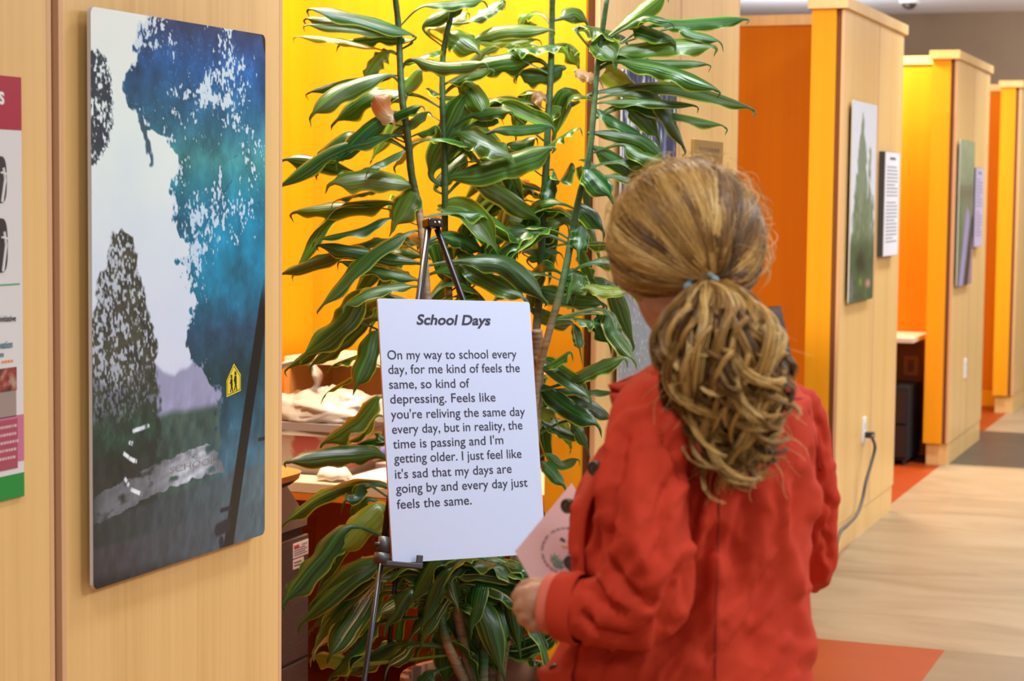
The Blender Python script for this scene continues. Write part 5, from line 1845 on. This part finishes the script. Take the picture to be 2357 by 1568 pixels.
def hpos(d, k=1.0):
    return HC + RGT * d[0] * RX * k + UPV * d[1] * RY * k + FWD * d[2] * RZ * k


TD = np.array([.28, -.50, 0])
TD[2] = -math.sqrt(1 - TD[0] ** 2 - TD[1] ** 2)
fd = np.array([FACEH @ RGT - .12, FACEH @ UPV - .35, FACEH @ FWD])
fd /= np.linalg.norm(fd)
BROWN = np.array([.085, .043, .016])
MID = np.array([.26, .125, .032])
BLOND = np.array([.62, .355, .095])
PALE = np.array([.84, .58, .22])


def haircol(u):
    if u < .34:
        return BROWN + (MID - BROWN) * (u / .34)
    if u < .72:
        return MID + (BLOND - MID) * ((u - .34) / .38)
    return BLOND + (PALE - BLOND) * ((u - .72) / .28)


def strand(P, r0, r1, col, sides=3):
    """thin closed tube along P"""
    P = np.asarray(P)
    n = len(P)
    T = np.gradient(P, axis=0)
    T /= np.linalg.norm(T, axis=1, keepdims=True) + 1e-12
    A_ = np.cross(T, FWD)
    A_ /= np.linalg.norm(A_, axis=1, keepdims=True) + 1e-12
    B_ = np.cross(T, A_)
    rr = np.interp(np.linspace(0, 1, n), [0, .15, .8, 1], [r0 * .7, r0, r0 * .8, r1])[:, None]
    b0 = len(hair.v)
    for k in range(sides):
        a = 2 * math.pi * k / sides
        hair.v.extend(map(tuple, P + (A_ * math.cos(a) + B_ * math.sin(a)) * rr))
    for k in range(sides):
        k2 = (k + 1) % sides
        hair.f.extend([(b0 + k * n + i, b0 + k2 * n + i, b0 + k2 * n + i + 1, b0 + k * n + i + 1) for i in range(n - 1)])
    hair.c.extend([tuple(col)] * (n * sides))


# scalp under the strands
b0 = len(hair.v)
hair.ball(HC, RGT * RX * .955, FWD * RZ * .955, UPV * RY * .955, 28, 18, col=tuple(BROWN * .8))
# cut the scalp away over the face and the nape
keep = []
cent = lambda f: np.mean([hair.v[i] for i in f], axis=0) - HC
hair.f = [f for f in hair.f if (np.array([cent(f) @ RGT / RX, cent(f) @ UPV / RY, cent(f) @ FWD / RZ]) @ fd < .66) and cent(f) @ UPV / RY > -.66]
count = 0
seeds = []
while len(seeds) < 200:
    d = hrs.randn(3)
    d /= np.linalg.norm(d)
    if d @ TD > .93 or d @ TD < -.62 or d @ fd > .80 or (d[1] < -.58 and d[2] > .15) or d[1] < -.74:
        continue
    seeds.append(d)
for d in seeds:
    u0 = np.clip(hrs.beta(1.0, 1.5) + (.12 if d[0] < .1 else -.05), 0, 1)
    vol = 1.0 + hrs.uniform(-.012, .022)
    bend = hrs.uniform(-.30, .30)
    for j in range(26):
        dd = d + hrs.randn(3) * .055
        dd /= np.linalg.norm(dd)
        om = math.acos(np.clip(dd @ TD, -1, 1))
        s = np.linspace(0, .985, 15)
        P = []
        side = np.cross(dd, TD)
        side /= np.linalg.norm(side) + 1e-9
        for q in s:
            e = (math.sin((1 - q) * om) * dd + math.sin(q * om) * TD) / math.sin(om)
            e = e + side * bend * math.sin(math.pi * q) * .28
            e /= np.linalg.norm(e)
            k = vol + .016 * math.sin(math.pi * q) - .05 * q ** 6 + .006 * math.sin(q * 14 + j)
            if e[1] < -.45:
                k *= 1 - .10 * sst(-.45, -.8, e[1])
            P.append(hpos(e, k))
        strand(P, .00105 * hrs.uniform(.7, 1.3), .0006, haircol(np.clip(u0 + hrs.normal(0, .10), 0, 1)))
# flyaway hairs round the silhouette
for j in range(240):
    a = hrs.uniform(-.5, 3.3)
    d = np.array([math.cos(a), math.sin(a), hrs.uniform(-.4, .4)])
    d /= np.linalg.norm(d)
    if d @ fd > .72:
        continue
    d2 = d + hrs.randn(3) * .35 + TD * .25
    d2 /= np.linalg.norm(d2)
    P = []
    top_ = hrs.uniform(1.03, 1.13 if d[0] < .3 else 1.22)
    for q in np.linspace(0, 1, 9):
        e = d * (1 - q) + d2 * q
        e /= np.linalg.norm(e)
        P.append(hpos(e, 1.0 + (top_ - 1) * math.sin(q * 2.2)))
    strand(P, .00045, .0002, haircol(hrs.uniform(.5, 1)))

# ponytail: clumps leave the tie, fan out and fall in ringlets
TIE = at(1630, 668, 2.352)
CL = [(1630, 652, 2.335, 16), (1644, 672, 2.296, 66), (1650, 712, 2.272, 108), (1652, 770, 2.262, 128), (1664, 845, 2.258, 128), (1686, 920, 2.27, 108), (1706, 995, 2.285, 80), (1716, 1055, 2.295, 50), (1714, 1112, 2.30, 22)]
CLs = crom([list(at(x, y, t)) + [r * 2.28 / FPX] for x, y, t, r in CL], 60)
Tn = np.gradient(CLs[:, :3], axis=0)
for j in range(96):
    rad_ = math.sqrt(hrs.uniform(.02, 1.0))
    an_ = hrs.uniform(0, 2 * math.pi)
    if math.sin(an_) > .35 and hrs.rand() < .55:
        an_ = -an_                                   # more hair on the near side
    end = hrs.uniform(.62, 1.0) if rad_ > .5 else hrs.uniform(.75, 1.0)
    frq, ph, amp = hrs.uniform(1.1, 2.5), hrs.uniform(0, 6.28), hrs.choice((.007, .011, .016, .021))
    hand = hrs.choice((-1, 1))
    u0 = np.clip(hrs.beta(.9, 1.1) + (.10 if math.sin(an_) < 0 else -.25), 0, 1)
    drift = hrs.uniform(-.5, .5)
    n = 44
    s = np.linspace(0, end, n)
    base_c = []
    for q in s:
        i = min(int(q * 59), 58)
        f_ = q * 59 - i
        c4 = CLs[i] * (1 - f_) + CLs[i + 1] * f_
        a2 = an_ + drift * q
        off = RGT * math.cos(a2) * c4[3] * rad_ + FWD * math.sin(a2) * c4[3] * rad_ * .72
        grow = sst(.10, .55, q)
        tight = 1 + .9 * sst(.7, 1.0, q / end)
        w_ = amp * grow * tight
        phs = frq * 6.28 * (q ** 1.25) + ph
        off = off + RGT * w_ * math.cos(phs) + FWD * w_ * math.sin(phs) * hand + UPV * w_ * .7 * math.sin(phs * 1.0 + .8)
        base_c.append(c4[:3] + off)
    base_c = np.array(base_c)
    nst = 26
    for k in range(nst):
        o2 = hrs.randn(3) * .0018
        spread = (.35 + .85 * np.sin(np.pi * np.clip(s / end, 0, 1)) + .2)[:, None]
        wob = np.stack([np.sin(s * 9 + k), np.cos(s * 8 + k * 1.7), np.sin(s * 7 + k * .6)], 1) * .0009
        cut = n - hrs.randint(0, 7)
        P = (base_c + o2 * spread + wob)[:cut]
        strand(P, .00085 * hrs.uniform(.7, 1.3), .0004, haircol(np.clip(u0 + hrs.normal(0, .07), 0, 1)))
# ringlets: tighter coils on the near and right side of the tail
for j in range(40):
    an_ = hrs.uniform(3.2, 6.6)
    q0 = hrs.uniform(.18, .55)
    q1 = min(1.0, q0 + hrs.uniform(.30, .50))
    rr_ = hrs.uniform(.75, 1.08)
    cr, frq, ph, hand = hrs.uniform(.009, .017), hrs.uniform(1.5, 2.6), hrs.uniform(0, 6.28), hrs.choice((-1, 1))
    u0 = np.clip(hrs.beta(1.3, .9), 0, 1)
    n = 40
    base_c = []
    for q in np.linspace(0, 1, n):
        g_ = q0 + (q1 - q0) * q
        i = min(int(g_ * 59), 58)
        f_ = g_ * 59 - i
        c4 = CLs[i] * (1 - f_) + CLs[i + 1] * f_
        k_ = cr * sst(0, .35, q) * (1 - .25 * q)
        p_ = ph + frq * 6.28 * q
        base_c.append(c4[:3] + (RGT * math.cos(an_) + FWD * math.sin(an_) * .75) * c4[3] * rr_ + RGT * k_ * math.cos(p_) + FWD * k_ * hand * math.sin(p_) + UPV * k_ * .9 * math.sin(p_ + .6))
    base_c = np.array(base_c)
    for k in range(24):
        P = base_c + hrs.randn(3) * .0012 + np.stack([np.sin(np.linspace(0, 7, n) + k), np.cos(np.linspace(0, 6, n) + k * 1.7), np.sin(np.linspace(0, 5, n) + k * .6)], 1) * .0008
        strand(P[:n - hrs.randint(0, 5)], .0008 * hrs.uniform(.7, 1.3), .0004, haircol(np.clip(u0 + hrs.normal(0, .08), 0, 1)))
# stray frizz around the ponytail
for j in range(200):
    i = hrs.randint(8, 52)
    c4 = CLs[i]
    a2 = hrs.uniform(0, 6.28)
    p0 = c4[:3] + RGT * math.cos(a2) * c4[3] * .9 + FWD * math.sin(a2) * c4[3] * .6
    v_ = RGT * math.cos(a2) * .02 - UPV * hrs.uniform(.01, .05) + hrs.randn(3) * .008
    P = [p0 + v_ * q + RGT * .004 * math.sin(q * 6 + j) for q in np.linspace(0, 1.2, 10)]
    strand(P, .00035, .0002, haircol(hrs.uniform(.4, 1)))
# core of the tail, so that no light shows through
b1 = len(hair.v)
R_ = []
for i in range(2, 56, 3):
    c4 = CLs[i]
    R_.append([c4[:3] + FWD * .012 + (RGT * math.cos(k) + FWD * math.sin(k) * .55) * c4[3] * .66 for k in np.linspace(0, 2 * math.pi, 14, endpoint=False)])
hair.rings(R_, True, tuple(BROWN * .55))
hr = hair.build('hair', HAIR, wm, True)
# blue grey hair tie
e1 = np.array(CLs[1][:3]) - np.array(CLs[0][:3])
e1 /= np.linalg.norm(e1)
a1 = np.cross(e1, FWD)
a1 /= np.linalg.norm(a1)
a2 = np.cross(e1, a1)
ring = [TIE + UPV * .004 - RGT * .008 - FWD * .004 + (a1 * math.cos(k) + a2 * math.sin(k)) * (.017 + .0006 * math.sin(9 * k)) for k in np.linspace(0, 2 * math.pi, 48)]
MB().tube(ring, [.0046 + .0008 * math.sin(k * 1.3) for k in range(48)], 8).build('hair_tie', mat('blue grey elastic', (.26, .36, .38), .8), hr, True)

# ---------------------------------------------------------------- the card in her hand
_cq = lambda x, y: at(x, y, 2.403 + (x - 1185) * .0008 + (1270 - y) * .0006)
CP0 = _cq(1185, 1270)
CPN = np.cross(_cq(1316, 1112) - CP0, _cq(1286, 1448) - CP0)


def cpt(x, y, lift=0.0):
    """point on the card's plane"""
    d = ray(x, y)
    return CAM + d * (((CP0 - CAM) @ CPN) / (d @ CPN) - lift)


CARDM = mat('blush card', (.86, .66, .62), .55)
r = thing('card', 'pale pink card with a round printed emblem, held in the woman\'s left hand', 'card', cpt(1235, 1300))
quad = [(1316, 1112), (1185, 1270), (1286, 1448), (1417, 1290)]
MB().add([cpt(*q) for q in quad] + [cpt(*q, -.0008) for q in quad], [(0, 1, 2, 3), (7, 6, 5, 4), (0, 4, 5, 1), (1, 5, 6, 2), (2, 6, 7, 3), (3, 7, 4, 0)]).build('sheet', CARDM, r)
nt, b, N, L = nodes(CARDM)
tr = N('BsdfTranslucent')
tr.inputs[0].default_value = (.92, .70, .66, 1)
ms = N('MixShader')
ms.inputs[0].default_value = .35
L(b.outputs[0], ms.inputs[1])
L(tr.outputs[0], ms.inputs[2])
L(ms.outputs[0], nt.nodes['Material Output'].inputs['Surface'])
mb = MB()
for k in range(44):
    a = math.radians(100 + 260 * k / 43) if False else math.radians(78 + 6.2 * k)
    cx, cy, rx_, ry_ = 1302, 1268, 54, 52
    ca, sa_ = math.cos(a), math.sin(a)
    p = np.array([cx + rx_ * ca, cy - ry_ * sa_])
    e = np.array([ca, -sa_])
    tdir = np.array([-sa_, -ca])
    h_ = 3.1 if k % 3 else 2.6
    wv = 1.5 if k % 4 else 1.0
    if k in (9, 17, 28, 36):
        continue
    for off in ((-.9, .9) if k % 2 else (0,)):
        c0 = p + tdir * off
        mb.add([cpt(*(c0 + e * h_ + tdir * .8), .0006), cpt(*(c0 + e * h_ - tdir * .8), .0006), cpt(*(c0 - e * h_ - tdir * .8), .0006), cpt(*(c0 - e * h_ + tdir * .8), .0006)], [(0, 1, 2, 3)])
    c0 = p + e * (1.6 if k % 3 else -1.6)
    mb.add([cpt(*(c0 + tdir * wv + e * .6), .0006), cpt(*(c0 - tdir * wv + e * .6), .0006), cpt(*(c0 - tdir * wv - e * .6), .0006), cpt(*(c0 + tdir * wv - e * .6), .0006)], [(0, 1, 2, 3)])
mb.build('ring_lettering', mat('plum ink', (.09, .03, .06), .6), r)
mb = MB()
rnd = random.Random(9)
for k in range(34):
    a = math.radians(rnd.uniform(20, 160))
    l_ = rnd.uniform(14, 30) * (1.15 if 60 < math.degrees(a) < 120 else .95)
    o_ = np.array([1281 + rnd.uniform(-7, 7), 1312 - rnd.uniform(0, 16)])
    tp = o_ + np.array([math.cos(a) * l_ * .72, -math.sin(a) * l_])
    nn_ = np.array([math.sin(a), math.cos(a)]) * 2.6
    md = (o_ * .5 + tp * .5)
    mb.add([cpt(*o_, .0006 + k * 1e-5), cpt(*(md + nn_), .0006 + k * 1e-5), cpt(*tp, .0006 + k * 1e-5), cpt(*(md - nn_), .0006 + k * 1e-5)], [(0, 1, 2, 3)])
mb.build('agave_drawing', noisy(mat('agave green print', rough=.6), 300, [(.4, (.13, .22, .15)), (.6, (.24, .33, .22))]), r)
mb = MB()
mb.add([cpt(1290, 1256, .0007), cpt(1302, 1258, .0007), cpt(1312, 1252, .0007), cpt(1312, 1262, .0007), cpt(1298, 1262, .0007)], [(0, 1, 2, 3, 4)])
mb.build('bird_drawing', mat('orange print', (.75, .32, .06), .6), r)
mb = MB()
for cx, cy, q in ((1293, 1242, 4.2), (1298, 1245, 3.6)):
    mb.add([cpt(cx + q * math.cos(k), cy + q * math.sin(k), .0007 + q * 1e-5) for k in np.linspace(0, 6.28, 12, endpoint=False)], [tuple(range(12))])
mb.build('dark_drawing', mat('dark plum print', (.06, .02, .04), .6), r)
